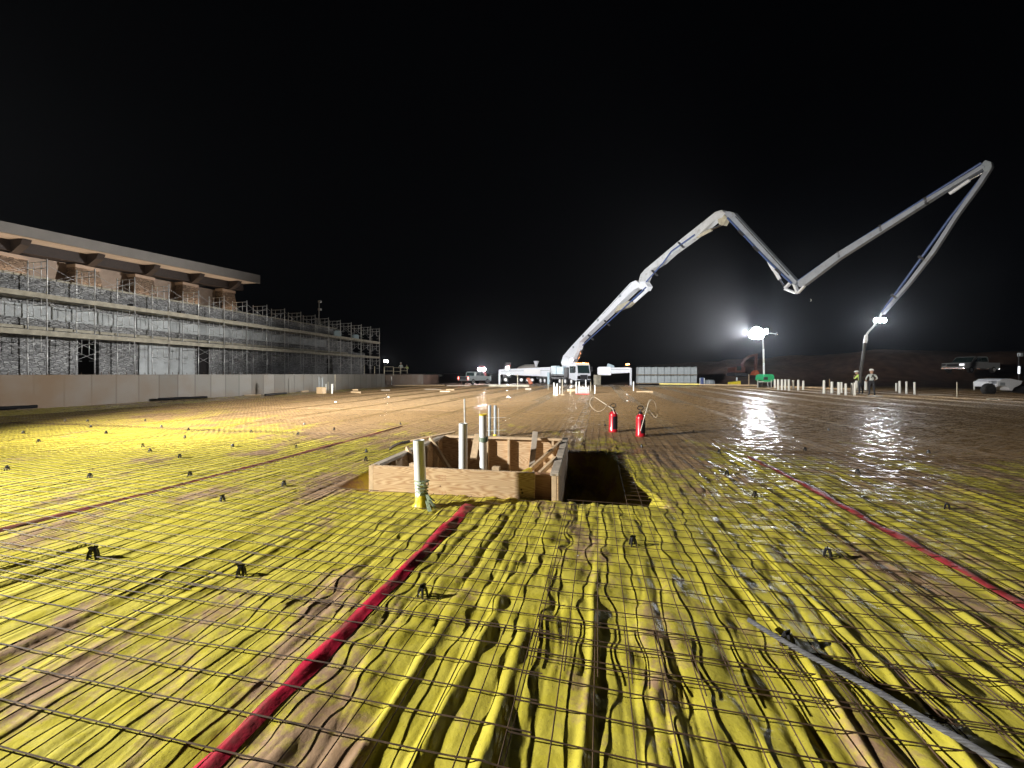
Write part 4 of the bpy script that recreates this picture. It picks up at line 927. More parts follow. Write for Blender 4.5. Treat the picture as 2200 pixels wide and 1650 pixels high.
for s in (-1, 1):
    mb = MB(); lbox(mb, 1.57, 1.64, s*.92-.24, s*.92+.24, .88, 1.36); hl = mb.build('headlight', M['chrome'], cab)
    mb = MB(); mb.lathe(L(1.645, s*.92, 1.2), [(.13, 0), (.10, .02)], 14, L(1, 0, 0)-L(0, 0, 0)); mb.build('headlight_lens', M['lamp_small'] if s > 0 else M['glass'], hl)
    mb = MB(); lbox(mb, 1.62, 1.66, s*.92-.2, s*.92+.2, .90, 1.0); mb.build('turn_signal', glow('amber_lens_%s' % s, (1, .35, .1), 2.5), hl)
    mb = MB(); mb.prism([L(-.2, s*1.24, 1.75), L(1.15, s*1.24, 1.75), L(1.05, s*1.24, 2.75), L(-.2, s*1.24, 2.75)], L(0, .03, 0)-L(0, 0, 0)); mb.build('side_window', M['glass'], cab)
    mb = MB(); lbox(mb, 1.35, 1.50, s*1.52-.12, s*1.52+.12, 1.9, 2.7); mb.tube([L(1.3, s*1.2, 2.6), L(1.42, s*1.5, 2.6)], .03, 6); mb.build('mirror', M['dark_steel'], cab)
mb = MB(); lbox(mb, 1.5, 1.72, -1.22, 1.22, .42, .78); mb.build('bumper', M['dark_steel'], PT, bevel=.04)
for k in range(7):
    mb = MB(); q = L(1.18, -1.05+.35*k, 3.17); mb.box(q, (.14, .10, .09), THD); mb.build('marker_light', M['lamp_amber'], cab)
mb = MB(); lbox(mb, .2, .5, .7, 1.0, 3.12, 3.30); mb.build('beacon', M['lamp_amber'], cab)
# chassis, decks
mb = MB(); lbox(mb, -11.6, .6, -.5, .5, .72, 1.12); mb.build('chassis', M['dark_steel'], PT)
mb = MB(); lbox(mb, -9.4, -1.0, -1.15, 1.15, 1.30, 1.50); mb.build('deck', M['dark_steel'], PT)
for x0, x1, z1, y0, y1 in ((-3.75, -1.9, 2.75, -1.28, -.55), (-5.4, -3.9, 2.9, -1.30, -.6), (-5.2, -2.2, 2.6, .5, 1.28)):
    mb = MB(); lbox(mb, x0, x1, y0, y1, 1.55, z1); mb.build('side_tank', M['pale_blue'], PT, bevel=.05)
mb = MB(); lbox(mb, -1.8, -.7, -1.2, 1.2, 1.1, 2.6); mb.build('engine_housing', M['dark_steel'], PT, bevel=.04)
def wheel(x, y):
    mb = MB(); ax = L(0, 1, 0)-L(0, 0, 0); c = L(x, y, 0.52) - ax*0.16
    mb.lathe(c, [(.30, 0), (.48, .0), (.52, .05), (.52, .27), (.48, .32), (.30, .32)], 20, ax); w_ = mb.build('wheel', M['black_rubber'], PT, smooth=40)
    mb = MB(); s = 1 if y > 0 else -1; cc = L(x, y, 0.52) + ax*s*0.165; mb.lathe(cc, [(.29, 0), (.27, .01), (.18, -.06), (.09, -.05), (.08, .06), (.02, .07)], 16, ax*s); mb.build('rim', M['galv'], w_, smooth=40)
for x in (0.15, -1.45, -2.95, -6.2, -7.55, -8.9):
    for y in (-1.05, 1.05): wheel(x, y)
# turret
mb = MB(); mb.lathe(L(-2.0, 0, 1.3), [(1.0, 0), (.95, .9), (.75, 1.3), (.75, 1.55)], 18); mb.build('pedestal', M['white_paint'], PT, smooth=40)
# hopper
mb = MB(); mb.lathe(L(-11.2, 0, 1.0), [(.45, 0), (.95, .7), (.98, .95), (.9, .95), (.4, .1)], 14); mb.build('hopper', M['dark_steel'], PT, smooth=40)
# outriggers (each beam with its own jack leg and pad)
def outrigger(p0, p1, h0, h1_, zleg, text=False):
    mb = MB(); mb.bar(p0, p1, .40, h0, (0, 0, 1), .34, h1_); o = mb.build('outrigger', M['white_paint'], PT, bevel=.03)
    mb = MB(); mb.bar(Vector(p1)+Vector((0, 0, .3)), Vector((p1[0], p1[1], zleg)), .26, .26, (1, 0, 0)); mb.lathe((p1[0], p1[1], zleg-.06), [(.42, 0), (.42, .06), (.15, .12)], 14); mb.build('jack_leg', M['white_paint'], o, bevel=.02)
    mb = MB(); n = (Vector(p1)-Vector(p0)).normalized().cross(Vector((0, 0, 1))); n = n if n.y < 0 else -n
    d = Vector(p1)-Vector(p0); mb.bar(Vector(p0)+n*.205+d*.02+Vector((0, 0, h0*.15)), Vector(p0)+n*.19+d*.97+Vector((0, 0, h1_*.15)), .006, .07); mb.build('groove', M['conduit'], o)
    return o
a0 = at(1183, 799, 60.5); a1 = at(1073, 799, 60.0); o = outrigger(a0, a1, 1.50, .74, -.62)
mb = MB(); n = Vector((0, -1, 0)); q = at(1143, 798.5, 59.98)
mb.box(q, (1.25*2, .02, .72)); bn = mb.build('banner', mat('banner_white', (.8, .8, .82), .6), o)
ink = mat('banner_ink', (.05, .07, .22), .6); mb = MB(); rr = random.Random(9)
for k in range(9):
    x = q.x-.85+.19*k; 
    if k == 4: continue
    mb.box((x, q.y-.014, q.z+.10+rr.uniform(-.03, .03)), (.10, .006, rr.uniform(.14, .26)))
for k in range(12): mb.box((q.x-.75+.125*k, q.y-.014, q.z-.16), (.07, .006, .08))
mb.build('banner_print', ink, bn)
b0 = at(1284, 797, 61.0); b1 = at(1355, 795, 58.5); outrigger(b0, b1, 1.05, .78, -.45)
mb = MB(); mb.bar(at(1286, 797, 60.6), at(1313, 797, 59.8), .5, 1.28); mb.build('outrigger_sleeve', M['white_paint'], PT, bevel=.03)
mb = MB(); mb.prism([at(1303, 790, 60.4), at(1306, 781, 60.4), at(1312, 783, 60.4), at(1319, 786, 60.4), at(1320, 791, 60.4)], (0, .5, 0)); mb.build('cylinder_cover', M['pale_blue'], PT, bevel=.03)
mb = MB(); mb.bar(at(1178, 800, 59.5), at(1178, 826, 59.5), .3, .3, (1, 0, 0)); mb.build('jack_leg', M['pale_blue'], PT, bevel=.02)
mb = MB(); mb.bar(at(1288, 816, 59.5), at(1278, 816, 59.0), .6, 1.5); mb.build('toolbox', M['plank'], PT, bevel=.03)
for px, py, Y in ((1347, 783, 58.6), (1350, 782.5, 58.5)):
    mb = MB(); mb.box(at(px, py, Y), (.3, .2, .2)); mb.build('marker_light', M['lamp_amber'], PT)

# ---- the boom, all in one vertical plane through the turret
BX0, BY0, BDX, BDY = 9.2, 60.0, 15.1, -34.0; BLEN = math.hypot(BDX, BDY); BDIR = Vector((BDX, BDY, 0))/BLEN; BN = Vector((-BDIR.y, BDIR.x, 0))
def bp(px, py, off=0.0):
    k = (px-1100)/FPX; t_ = (BY0*k-BX0)/(BDX-BDY*k); Y = BY0+BDY*t_; return Vector((BX0+BDX*t_, Y, CH-(py-HZ)/FPX*Y)) + BN*off
def plate(name, pts, width, m, parent=PT, bevel=.03):
    mb = MB(); mb.prism([bp(*p) for p in pts], BN*width); return mb.build(name, m, parent, bevel=bevel)
WP = M['white_paint']
s1 = plate('boom_section', [(1236, 771), (1221, 781), (1216, 763), (1230.5, 746), (1296, 677), (1360, 608), (1371, 603), (1379, 609), (1380, 617), (1366, 624), (1333, 655), (1311, 677), (1250, 735), (1245, 755)], 0.85, WP)
s2 = plate('boom_section', [(1376.5, 612), (1378, 600), (1381, 590), (1390, 579.5), (1470, 513), (1542, 456.5), (1556, 452), (1563, 459), (1556, 469), (1543, 473.5), (1500, 509), (1450, 545.5), (1426, 567), (1400, 583), (1389, 611)], 0.70, M['boom_half_dimmed'])
s3 = plate('boom_section', [(1560, 455), (1570, 455), (1580, 457.5), (1590, 469), (1716, 605), (1711, 613), (1703, 609), (1660, 566), (1562, 464)], 0.5, M['boom_dimmed'])
s4 = plate('boom_section', [(1717, 604), (1800, 544), (2040, 399), (2112, 355), (2120, 360), (2030, 413.5), (1806, 557), (1733, 612.5), (1719, 617)], 0.42, M['boom_dimmed'])
s5 = plate('boom_section', [(2121, 359), (2126, 351), (2132.5, 352), (2133, 361), (2110, 397), (2062, 462), (2010, 543), (1960, 607), (1899, 676), (1895, 673), (1951, 606), (1999, 543), (2050, 465), (2100, 395)], 0.30, M['boom_dimmed'])
# links and cylinders
def rod(name, p0, p1, r, m, parent, off=0.0):
    mb = MB(); mb.tube([bp(*p0, off), bp(*p1, off)], r, 10); return mb.build(name, m, parent, smooth=40)
plate('turret_link', [(1216, 763), (1236, 772), (1235, 786), (1214, 788), (1211, 779)], 1.0, WP)
rod('hydraulic_cylinder', (1236, 781), (1248, 752), .17, M['chrome'], s1, .1)
plate('belly_plate', [(1330, 658), (1352, 646), (1363, 650), (1352, 660), (1330, 668), (1322, 672)], .5, M['plank'], s1)
rod('hydraulic_cylinder', (1363, 648), (1392, 622), .20, WP, s1)
plate('link_plate', [(1380, 606), (1390, 605), (1397, 616), (1392, 625), (1378, 620)], .8, WP, s1)
for (p0, p1) in (((1258, 742), (1345, 664)), ((1345, 664), (1395, 618)), ((1396, 606), (1432, 566)), ((1432, 566), (1450, 541)), ((1450, 541), (1500, 506))):
    rod('concrete_pipe', p0, p1, .075, M['blue_pipe'], s1 if p1[0] < 1396 else s2, -.5)
plate('link_plate', [(1546, 473), (1560, 462), (1566, 468), (1562, 476), (1557, 485), (1549, 483)], .6, M['plank'], s2)
rod('hydraulic_cylinder', (1498, 509), (1529, 493), .16, M['plank'], s2); rod('cylinder_rod', (1529, 493), (1551, 483.5), .08, M['chrome'], s2)
rod('concrete_pipe', (1570, 470), (1652, 557), .08, M['blue_pipe'], s3, -.42); rod('concrete_pipe', (1652, 557), (1708, 610), .08, M['blue_pipe'], s3, -.42)
plate('belly_plate', [(1645, 547), (1650, 561), (1654, 570), (1662, 583), (1668, 578), (1664, 566), (1672, 572), (1668, 562)], .4, WP, s3)
rod('hydraulic_cylinder', (1663, 580), (1675, 600), .13, WP, s3); rod('cylinder_rod', (1675, 600), (1688, 618), .06, M['chrome'], s3)
for seg in (((1687, 619), (1699, 607)), ((1687, 621), (1712, 630)), ((1706, 609), (1714, 629))):
    mb = MB(); mb.bar(bp(*seg[0]), bp(*seg[1]), .16, .34, BN); mb.build('link_plate', WP, s3, bevel=.03)
mb = MB(); mb.bar(bp(1714, 630), bp(1729, 614), .14, .24, BN); mb.build('link_plate', WP, s4, bevel=.03)
rod('concrete_pipe', (1716, 604), (1803, 543.5), .075, M['blue_pipe'], s4, -.1); rod('concrete_pipe', (1803, 543.5), (2110, 351), .07, M['blue_pipe'], s4, -.1)
for px, py in ((1803, 546), (1893, 490), (1990, 431)):
    mb = MB(); mb.bar(bp(px, py-6, -.1), bp(px+3, py+8, -.1), .12, .22, BN); mb.build('pipe_clamp', M['dark_steel'], s4)
rod('hydraulic_cylinder', (2040, 416), (2083, 387), .10, WP, s4); rod('cylinder_rod', (2083, 387), (2110, 372), .05, M['chrome'], s4)
plate('tip_knuckle', [(2108, 357), (2119, 345), (2132, 349), (2134, 358), (2124, 372), (2116, 368)], .34, M['conduit'], s4)
rod('concrete_pipe', (2121, 368), (2040, 471), .07, M['blue_pipe'], s5, -.05); rod('concrete_pipe', (2040, 471), (1896, 671), .07, M['blue_pipe'], s5, -.05)
for px, py in ((1980, 553), (1921, 635)):
    mb = MB(); mb.bar(bp(px-5, py-2, -.05), bp(px+8, py+6, -.05), .12, .2, BN); mb.build('pipe_clamp', M['dark_steel'], s5)
for px, py, s_ in ((1275, 725, s1), (1310, 694, s1), (1413, 587, s2), (1470, 527, s2), (1600, 502, s3), (1632, 536, s3), (1680, 584, s3)):
    mb = MB(); mb.bar(bp(px-5, py-5, -.46), bp(px+6, py+6, -.46), .14, .22, BN); mb.build('pipe_clamp', M['dark_steel'], s_)
for px, py in ((1237, 746), (1258, 722), (1290, 688), (1338, 636)):
    mb = MB(); mb.box(bp(px, py, -.435), (.42, .03, .34), math.atan2(BDIR.y, BDIR.x)); mb.build('access_plate', M['conduit'], s1)
for (p0, p1, s_) in (((1300, 676), (1362, 609), s1), ((1395, 578), (1470, 515), s2), ((1470, 515), (1545, 458), s2), ((1585, 466), (1700, 592), s3)):
    rod('hydraulic_hose', p0, p1, .035, M['black_rubber'], s_, -.40 if s_ is s1 else -.30)
# end hose
TP = bp(1895, 672); Yh = TP.y
hose = mat('rubber_hose', (0.035, 0.035, 0.037), 0.55, var=0.3)
mb = MB(); mb.tube(spl([TP, at(1880, 697, Yh), at(1866, 713, Yh), at(1860.5, 722, Yh)], 6), .055, 8); mb.build('tip_pipe', M['galv'], PT, smooth=50)
mb = MB(); mb.tube([at(1861, 720, Yh), at(1860, 731, Yh), at(1858.5, 737, Yh)], [.09, .11, .10], 10); mb.build('reducer', M['galv'], PT, smooth=50)
mb = MB(); mb.tube(spl([at(1859, 735, Yh), at(1856, 757, Yh+.05), at(1852, 782, Yh+.1), at(1849.5, 800, Yh+.15), at(1848, 822, Yh+.2)], 8), .09, 10); mb.build('end_hose', hose, PT, smooth=50)
# lamp bar on the boom tip and lamps on the truck
def flood(px, py, Y, n, sp, mname, parent, name='work_light', r=.13, dirn=(0, -1, -.15)):
    obs = []
    for i in range(n):
        q = at(px, py, Y) + Vector(((i-(n-1)/2)*sp, 0, 0)); d = Vector(dirn).normalized(); mb = MB()
        mb.lathe(q-d*.10, [(r*.55, 0), (r, .06), (r, .09)], 14, d); h = mb.build(name, M['dark_steel'], parent, smooth=40)
        mb = MB(); mb.lathe(q-d*.008, [(r*.9, 0), (r*.8, .012)], 14, d); mb.build('lens', M[mname], h); obs.append(h)
    return obs
h = flood(1891, 688, Yh, 3, .26, 'lamp_white', PT, r=.17)
lamp('boom_lamp', 'SPOT', at(1889, 689, Yh-.25), 1400, (0.93, 0.96, 1.0), .12, aim=at(1889, 689, Yh-.25)+Vector((-.35, -1, -.42)), cone=150, blend=.5)
h = flood(1228, 773, 57.2, 1, .2, 'lamp_small', PT, r=.22)
lamp('turret_lamp', 'SPOT', at(1228, 773, 56.9), 350, (0.95, 0.97, 1.0), .2, aim=at(1228, 773, 57)+Vector((.1, -1, -.2)), cone=150, blend=.5)

# ================================================================== concrete mixer truck behind the left outrigger
MT = thing('mixer_truck', 'dim concrete mixer truck with glaring lamps behind the left outrigger of the pump truck', 'mixer truck', at(1120, 822, 72), 0)
Y = 72
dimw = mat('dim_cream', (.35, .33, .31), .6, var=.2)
mb = MB(); mb.prism([at(1080, 812, Y), at(1080, 796, Y), at(1084, 789, Y), at(1098, 789, Y), at(1098, 812, Y)], (0, 2.4, 0)); cb = mb.build('cab', M['dark_steel'], MT, bevel=.1)
mb = MB(); mb.prism([at(1082, 789, Y-.3), at(1086, 779, Y-.3), at(1098, 779, Y-.3), at(1097, 789, Y-.3)], (0, 1.6, 0)); mb.build('hopper_guard', M['dark_steel'], cb, bevel=.05)
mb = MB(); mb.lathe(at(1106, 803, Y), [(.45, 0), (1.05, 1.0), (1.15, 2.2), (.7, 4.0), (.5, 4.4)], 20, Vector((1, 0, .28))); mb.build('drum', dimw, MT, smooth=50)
mb = MB(); mb.lathe(at(1152, 788, 70), [(.12, 0), (.45, .85), (.5, 1.0), (.42, 1.03)], 16, Vector((0.02, 0, 1))); mb.build('charge_hopper', WP, MT, smooth=40)
for x in (1086, 1120, 1134, 1143):
    mb = MB(); mb.lathe(at(x, 816, Y-1.3), [(.3, 0), (.52, .03), (.52, .3), (.3, .33)], 18, (0, 1, 0)); w_ = mb.build('wheel', M['black_rubber'], MT, smooth=40)
    mb = MB(); mb.lathe(at(x, 816, Y-1.31), [(.28, 0), (.1, .06)], 14, (0, 1, 0)); mb.build('rim', M['galv'], w_)
for px, py, r in ((1090, 791.5, .30), (1092.5, 804, .22)):
    flood(px, py, Y-1.7, 1, .2, 'lamp_white', MT, r=r)
mb = MB(); mb.box(at(1093, 786, Y-1.4), (.3, .1, .14)); mb.build('tail_light', M['lamp_red'], cb)
lamp('mixer_lamp', 'SPOT', at(1090.5, 795, Y-2), 1100, (1, .97, .92), .25, aim=at(1090.5, 795, Y-2)+Vector((0, -1, -.1)), cone=140, blend=.5)
# flagger in orange by the wheels: low orange bucket-loader bits seen under the beam
mb = MB(); q = at(1136, 818, 63); mb.prism([at(1131, 812, 63), at(1137, 811, 63), at(1145, 824, 63), at(1137, 826, 63)], (0, .5, 0)); mb.box(at(1133, 814, 62.7), (.25, .1, .25))
tag(mb.build('traffic_barrier', M['orange_paint'], bevel=.03), 'orange tilted barrier standing under the left outrigger beam', 'barrier')

# ================================================================== pickup and tractor on the left
def pickup(label, origin, head, body_m, z=0.0, tail=False, lights=False, scale=1.0):
    t = thing('pickup_truck', label, 'pickup truck', origin, head); Mx = t.matrix_basis
    def q(x, y, z_): return Mx @ (Vector((x, y, z_))*scale)      # x forward
    def pr(name, pts, y0, y1, m, parent=t, bevel=.03):
        b = MB(); b.prism([q(a, (y0+y1)/2, c) for a, c in pts], q(0, y1-y0, 0)-q(0, 0, 0)); return b.build(name, m, parent, bevel=bevel)
    pr('body', [(-2.75, .55), (2.55, .55), (2.75, .75), (2.72, 1.1), (1.5, 1.18), (-2.8, 1.15)], -.95, .95, body_m, bevel=.06)
    cb = pr('cab', [(-1.15, 1.13), (1.45, 1.13), (.75, 1.72), (.45, 1.82), (-.85, 1.82), (-1.1, 1.7)], -.86, .86, body_m, bevel=.07)
    for s in (-1, 1):
        pr('side_window', [(-.95, 1.24), (.05, 1.24), (.05, 1.70), (-.8, 1.70)], s*.875-.008, s*.875+.008, M['glass'], cb, 0)
        pr('side_window', [(.12, 1.24), (1.12, 1.24), (.62, 1.68), (.12, 1.70)], s*.875-.008, s*.875+.008, M['glass'], cb, 0)
    b = MB(); b.prism([q(-1.165, -.72, 1.22), q(-1.165, .72, 1.22), q(-1.12, .68, 1.70), q(-1.12, -.68, 1.70)], q(.012, 0, 0)-q(0, 0, 0)); b.build('rear_window', M['glass'], cb)
    b = MB(); b.prism([q(1.42, -.78, 1.2), q(1.42, .78, 1.2), q(.82, .70, 1.72), q(.82, -.70, 1.72)], q(.02, 0, .02)-q(0, 0, 0)); b.build('windscreen', M['glass'], cb)
    pr('bed_hollow', [(-2.68, 1.12), (-1.25, 1.12), (-1.25, 1.162), (-2.68, 1.162)], -.80, .80, M['hole'], t, 0)
    for x in (-1.75, 1.75):
        for y in (-.85, .85):
            b = MB(); ax = q(0, 1, 0)-q(0, 0, 0); b.lathe(q(x, y-.13, .40), [(.22, 0), (.37, 0), (.40, .04), (.40, .22), (.37, .26), (.22, .26)], 18, ax); w_ = b.build('wheel', M['black_rubber'], t, smooth=40)
            s = 1 if y > 0 else -1; b = MB(); b.lathe(q(x, y+s*.125, .40), [(.22, 0), (.2, .02), (.06, -.02)], 14, ax*s); b.build('rim', M['galv'], w_)
    for s in (-1, 1):
        pr('tail_light', [(-2.83, .78), (-2.76, .78), (-2.76, 1.08), (-2.83, 1.08)], s*.84-.07, s*.84+.07, M['lamp_red'] if tail else M['red_tank'], t, 0)
        pr('headlight', [(2.66, .82), (2.78, .82), (2.76, 1.02), (2.62, 1.04)], s*.72-.18, s*.72+.18, glow('painted_gleam', (.95, .97, 1), 1.3) if lights and s == lights else M['chrome'], t, 0)  # faint emission on one headlight paints in a reflected glint
    pr('grille', [(2.70, .72), (2.775, .74), (2.765, 1.02), (2.7, 1.02)], -.5, .5, M['dark_steel'], t, 0)
    pr('bumper', [(2.6, .42), (2.85, .45), (2.85, .66), (2.6, .66)], -.93, .93, M['chrome'], t)
    pr('bumper', [(-2.95, .45), (-2.75, .45), (-2.75, .62), (-2.95, .62)], -.9, .9, M['chrome'], t)
    pr('tailgate', [(-2.82, .66), (-2.79, .66), (-2.79, 1.12), (-2.82, 1.12)], -.74, .74, M['dark_steel'] if tail else body_m, t, 0)
    return t
silver = mat('silver_paint', (.50, .56, .57), .35, .2, var=.08, dirt=(.25, .2, .16), damt=.3)
pickup('silver pickup truck with lit red tail lights parked left of the pump truck', Vector((-5.35, 57.5, -0.12)), R(90-31), silver, tail=True)
TR = thing('tractor', 'red tractor with two glaring round lamps behind the silver pickup truck', 'tractor', at(1036, 822, 70)); Y = 70
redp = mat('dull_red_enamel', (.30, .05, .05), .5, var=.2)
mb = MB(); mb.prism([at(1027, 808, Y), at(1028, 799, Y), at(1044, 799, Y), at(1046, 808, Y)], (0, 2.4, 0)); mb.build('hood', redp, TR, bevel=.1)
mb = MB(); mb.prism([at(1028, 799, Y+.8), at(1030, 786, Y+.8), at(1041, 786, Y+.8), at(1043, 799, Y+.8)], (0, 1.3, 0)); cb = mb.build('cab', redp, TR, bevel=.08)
mb = MB(); mb.box(at(1035.5, 794, Y+.12), (.8, .03, .5)); mb.build('windscreen', M['glass'], cb)
for x in (1026, 1047):
    mb = MB(); mb.lathe(at(x, 813, Y-.2), [(.35, 0), (.72, .05), (.72, .4), (.35, .45)], 18, (1, 0, 0)); mb.build('wheel', M['black_rubber'], TR, smooth=40)
for x in (1030.3, 1039.3): flood(x, 793.5, Y-1.3, 1, .2, 'lamp_white', TR, r=.30)
lamp('tractor_lamp', 'SPOT', at(1035, 793.5, Y-1.6), 900, (1, .80, .72), .3, aim=at(1035, 793.5, Y-1.6)+Vector((0, -1, -.1)), cone=140, blend=.5)
# two far lamps past the scaffolding
for i, (px, py) in enumerate(((826.5, 775.8), (832, 776.2))):
    t = thing('distant_lamp', ('left' if i == 0 else 'right') + ' one of two small white lamps far off past the scaffolding', 'lamp', at(px, 800, 120))
    mb = MB(); mb.tube([at(px, 800, 120), at(px, py, 120)], .05, 5); mb.build('pole', M['dark_steel'], t)
    mb = MB(); mb.ball(at(px, py, 119.8), .24 + .06*i, 10, 8, (1, .6, 1.3)); mb.build('lamp_head', M['lamp_small'], t)
# dim far vehicles
def dim_car(px, py, Y, L_, label):
    t = thing('parked_car', label, 'car', at(px, py, Y)); m = mat('dim_paint', (.12, .12, .12), .4)
    f = lambda x, z: at(px, py, Y) + Vector((x*L_, 0, z))
    mb = MB(); mb.prism([f(-.5, .35), f(.5, .35), f(.5, .8), f(.3, .9), f(-.5, .95)], (0, 1.8, 0)); mb.build('body', m, t, bevel=.08)
    mb = MB(); mb.prism([f(-.35, .93), f(.27, .9), f(.12, 1.45), f(-.25, 1.48)], (0, 1.6, 0)); mb.build('cabin', M['glass'], t, bevel=.06)
    for x in (-.3, .3):
        mb = MB(); mb.lathe(f(x, .35)-Vector((0, .95, 0)), [(.2, 0), (.34, .02), (.34, .22), (.2, .24)], 14, (0, 1, 0)); mb.build('wheel', M['black_rubber'], t)
dim_car(930, 812, 95, 4.8, 'dim dark car parked far off between the low wall and the silver pickup')

# ================================================================== block stack
def block_pallet():
    t = thing('block_pallet', '', 'block pallet', (0, 0, 0)); W_ = .90
    mb = MB(); mb.box((0, 0, .64), (W_-.035, .95, 1.02)); mb.build('blocks', M['cmu'], t, bevel=.015)
    mb = MB()
    for x in (-.36, 0, .36): mb.box((x, 0, .055), (.10, .95, .09))
    for y in (-.42, -.2, 0, .2, .42): mb.box((0, y, .112), (W_-.05, .1, .022))
    mb.build('pallet', M['pallet'], t)
    mb = MB(); rr = random.Random(2)
    n = 7; vs = []
    for i in range(n):
        for j in range(3): vs.append((-.44+.88*i/(n-1), -.46+.46*j, 1.165+.09*rr.random()*(1 if 0 < i < n-1 else .3)))
    fs = [(i*3+j, (i+1)*3+j, (i+1)*3+j+1, i*3+j+1) for i in range(n-1) for j in range(2)]
    mb.add(vs, fs); mb.build('film_wrap', mat('pale_film', (.45, .55, .60), .3), t, smooth=60)
    return t
ordn = ['leftmost', 'second from the left', 'third from the left', 'fourth from the left', 'middle', 'fourth from the right', 'third from the right', 'second from the right', 'rightmost']
bp0 = block_pallet(); first = True
x0 = at(1371, 824, 56).x+.45; x1 = at(1498, 824, 56).x-.45
for tier in range(2):
    for k in range(9):
        loc = (x0+(x1-x0)*k/8, 56.5+.10*k*0+rnd.uniform(-.05, .05), -.02+1.20*tier); lab = ('upper' if tier else 'lower') + ' tier grey block pallet, ' + ordn[k] + ' in the stack'
        if first: bp0.location = loc; bp0.matrix_basis = Matrix.Translation(loc); tag(bp0, lab, None, 'block pallets stacked two high'); first = False
        else: copy_tree(bp0, loc, rnd.uniform(-.02, .02), lab, 'block pallets stacked two high')

# ================================================================== light tower
LT = thing('light_tower', 'green trailer light tower with a tall mast and blazing white lamps', 'light tower', gp(1640, 832)); Y = gp(1640, 832).y
f = lambda px, py, dy=0: at(px, py, Y+dy)
mb = MB(); mb.prism([f(1630, 815), f(1632, 806), f(1636, 804), f(1652, 804), f(1655, 807), f(1655, 815), f(1650, 820), f(1634, 820)], (0, 1.3, 0)); bd = mb.build('body', M['green_paint'], LT, bevel=.05)
mb = MB(); mb.box(f(1645, 813, -.66), (.45, .02, .3)); mb.build('vent', M['dark_steel'], bd)
for x in (1629.5, 1654):
    mb = MB(); mb.lathe(f(x, 824.5, -.2), [(.18, 0), (.34, .03), (.34, .22), (.18, .25)], 16, (1, 0, 0)); w_ = mb.build('wheel', M['black_rubber'], LT, smooth=40)
mb = MB()
for x in (1628, 1657): mb.tube([f(x, 833, -.7), f(x, 816, -.7)], .035, 6); mb.lathe(f(x, 833, -.7), [(.13, 0), (.13, .03)], 10)
mb.bar(f(1630, 820, -.5), f(1656, 820, -.5), .1, .1); mb.build('jack', M['galv'], LT)
mb = MB(); mb.tube([f(1641.5, 818), f(1641, 780)], .10, 8); mb.tube([f(1641, 784), f(1640, 750)], .085, 8); mb.tube([f(1640, 755), f(1638.5, 706)], .065, 8); mb.build('mast', M['galv'], LT, smooth=40)
mb = MB(); mb.tube([f(1620, 716), f(1658, 716)], .04, 6); mb.build('cross_arm', M['galv'], LT)
LAMPS = [(1618, 718, (-.95, -.55, -.06), .50, 'lamp_white'), (1625, 712, (-.6, -.85, -.06), .50, 'lamp_white'), (1631, 719, (-.4, -1, -.10), .50, 'lamp_white'), (1646, 712, (.3, -.8, -.2), .3, 'lamp_white'), (1669, 718, (1, -.25, -.2), .2, 'lamp_warm')]
for px, py, d, r, mn in LAMPS: flood(px, py, Y-.2, 1, .1, mn, LT, 'lamp_head', r, d)
mb = MB(); mb.tube([f(1658, 716), f(1669, 718)], .03, 6); mb.build('side_arm', M['galv'], LT)
LP = f(1626, 716, -.7)
lamp('tower_lamp', 'SPOT', LP, 2200, (0.93, 0.96, 1.0), .25, aim=LP+Vector((-.5, -1, -.05)), cone=120, blend=.6)
lamp('tower_lamp', 'SPOT', LP+Vector((-.6, .2, 0)), 88000, (1.0, 0.97, 0.93), .3, aim=LP+Vector((-1, -.03, .06)), cone=62, blend=.8)

# ================================================================== far right vehicles and machines
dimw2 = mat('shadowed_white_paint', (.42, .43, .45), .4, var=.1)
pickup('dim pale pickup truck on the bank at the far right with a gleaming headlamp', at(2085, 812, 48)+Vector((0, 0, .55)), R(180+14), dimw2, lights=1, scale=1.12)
t = thing('trailer_light_plant', 'white wheeled generator trailer with a mast at the far right edge', 'generator', gp(2160, 846)); Y = gp(2160, 846).y
f = lambda px, py, dy=0: at(px, py, Y+dy)
mb = MB(); mb.prism([f(2116, 831), f(2117, 820), f(2121, 818), f(2126, 814.5), f(2145, 813), f(2171, 818), f(2166, 826), f(2152, 833), f(2148, 839), f(2143, 837), f(2137, 830), f(2125, 828)], (0, 1.4, 0)); bd = mb.build('hood', M['white_paint'], t, bevel=.04)
for k, y in enumerate((819.5, 822, 824.5)):
    mb = MB(); mb.bar(f(2124, y, -.71), f(2141, y-.6, -.71), .02, .035); mb.build('louvre', M['dark_steel'], bd)
mb = MB(); mb.box(f(2154, 825, -.71), (.34, .02, .2)); mb.build('access_door', M['conduit'], bd, bevel=.01)
mb = MB(); mb.lathe(f(2130, 837, -.6), [(.2, 0), (.40, .03), (.43, .08), (.43, .24), (.40, .3), (.2, .33)], 20, (0, 1, 0)); w_ = mb.build('wheel', M['black_rubber'], t, smooth=40)
mb = MB(); mb.lathe(f(2130, 837, -.63), [(.2, 0), (.07, .06)], 14, (0, 1, 0)); mb.build('rim', M['dark_steel'], w_)
mb = MB(); mb.bar(f(2150, 836), f(2215, 843), .5, .25); mb.bar(f(2165, 824), f(2200, 836), .6, .35); mb.build('frame', M['dark_steel'], t, bevel=.03)
mb = MB(); mb.tube([f(2189, 835), f(2189, 760)], .035, 6); mb.build('mast', M['dark_steel'], t)
mb = MB(); mb.bar(f(2189, 803, -.15), f(2189.5, 787, -.15), .10, .05, (0, 1, 0)); mb.build('strip_lamp', glow('strip_glow', (.9, .95, 1), 1.6), t)
mb = MB(); mb.box(f(2192, 762), (.22, .2, .26)); mb.build('lamp_head', M['conduit'], t, bevel=.03)

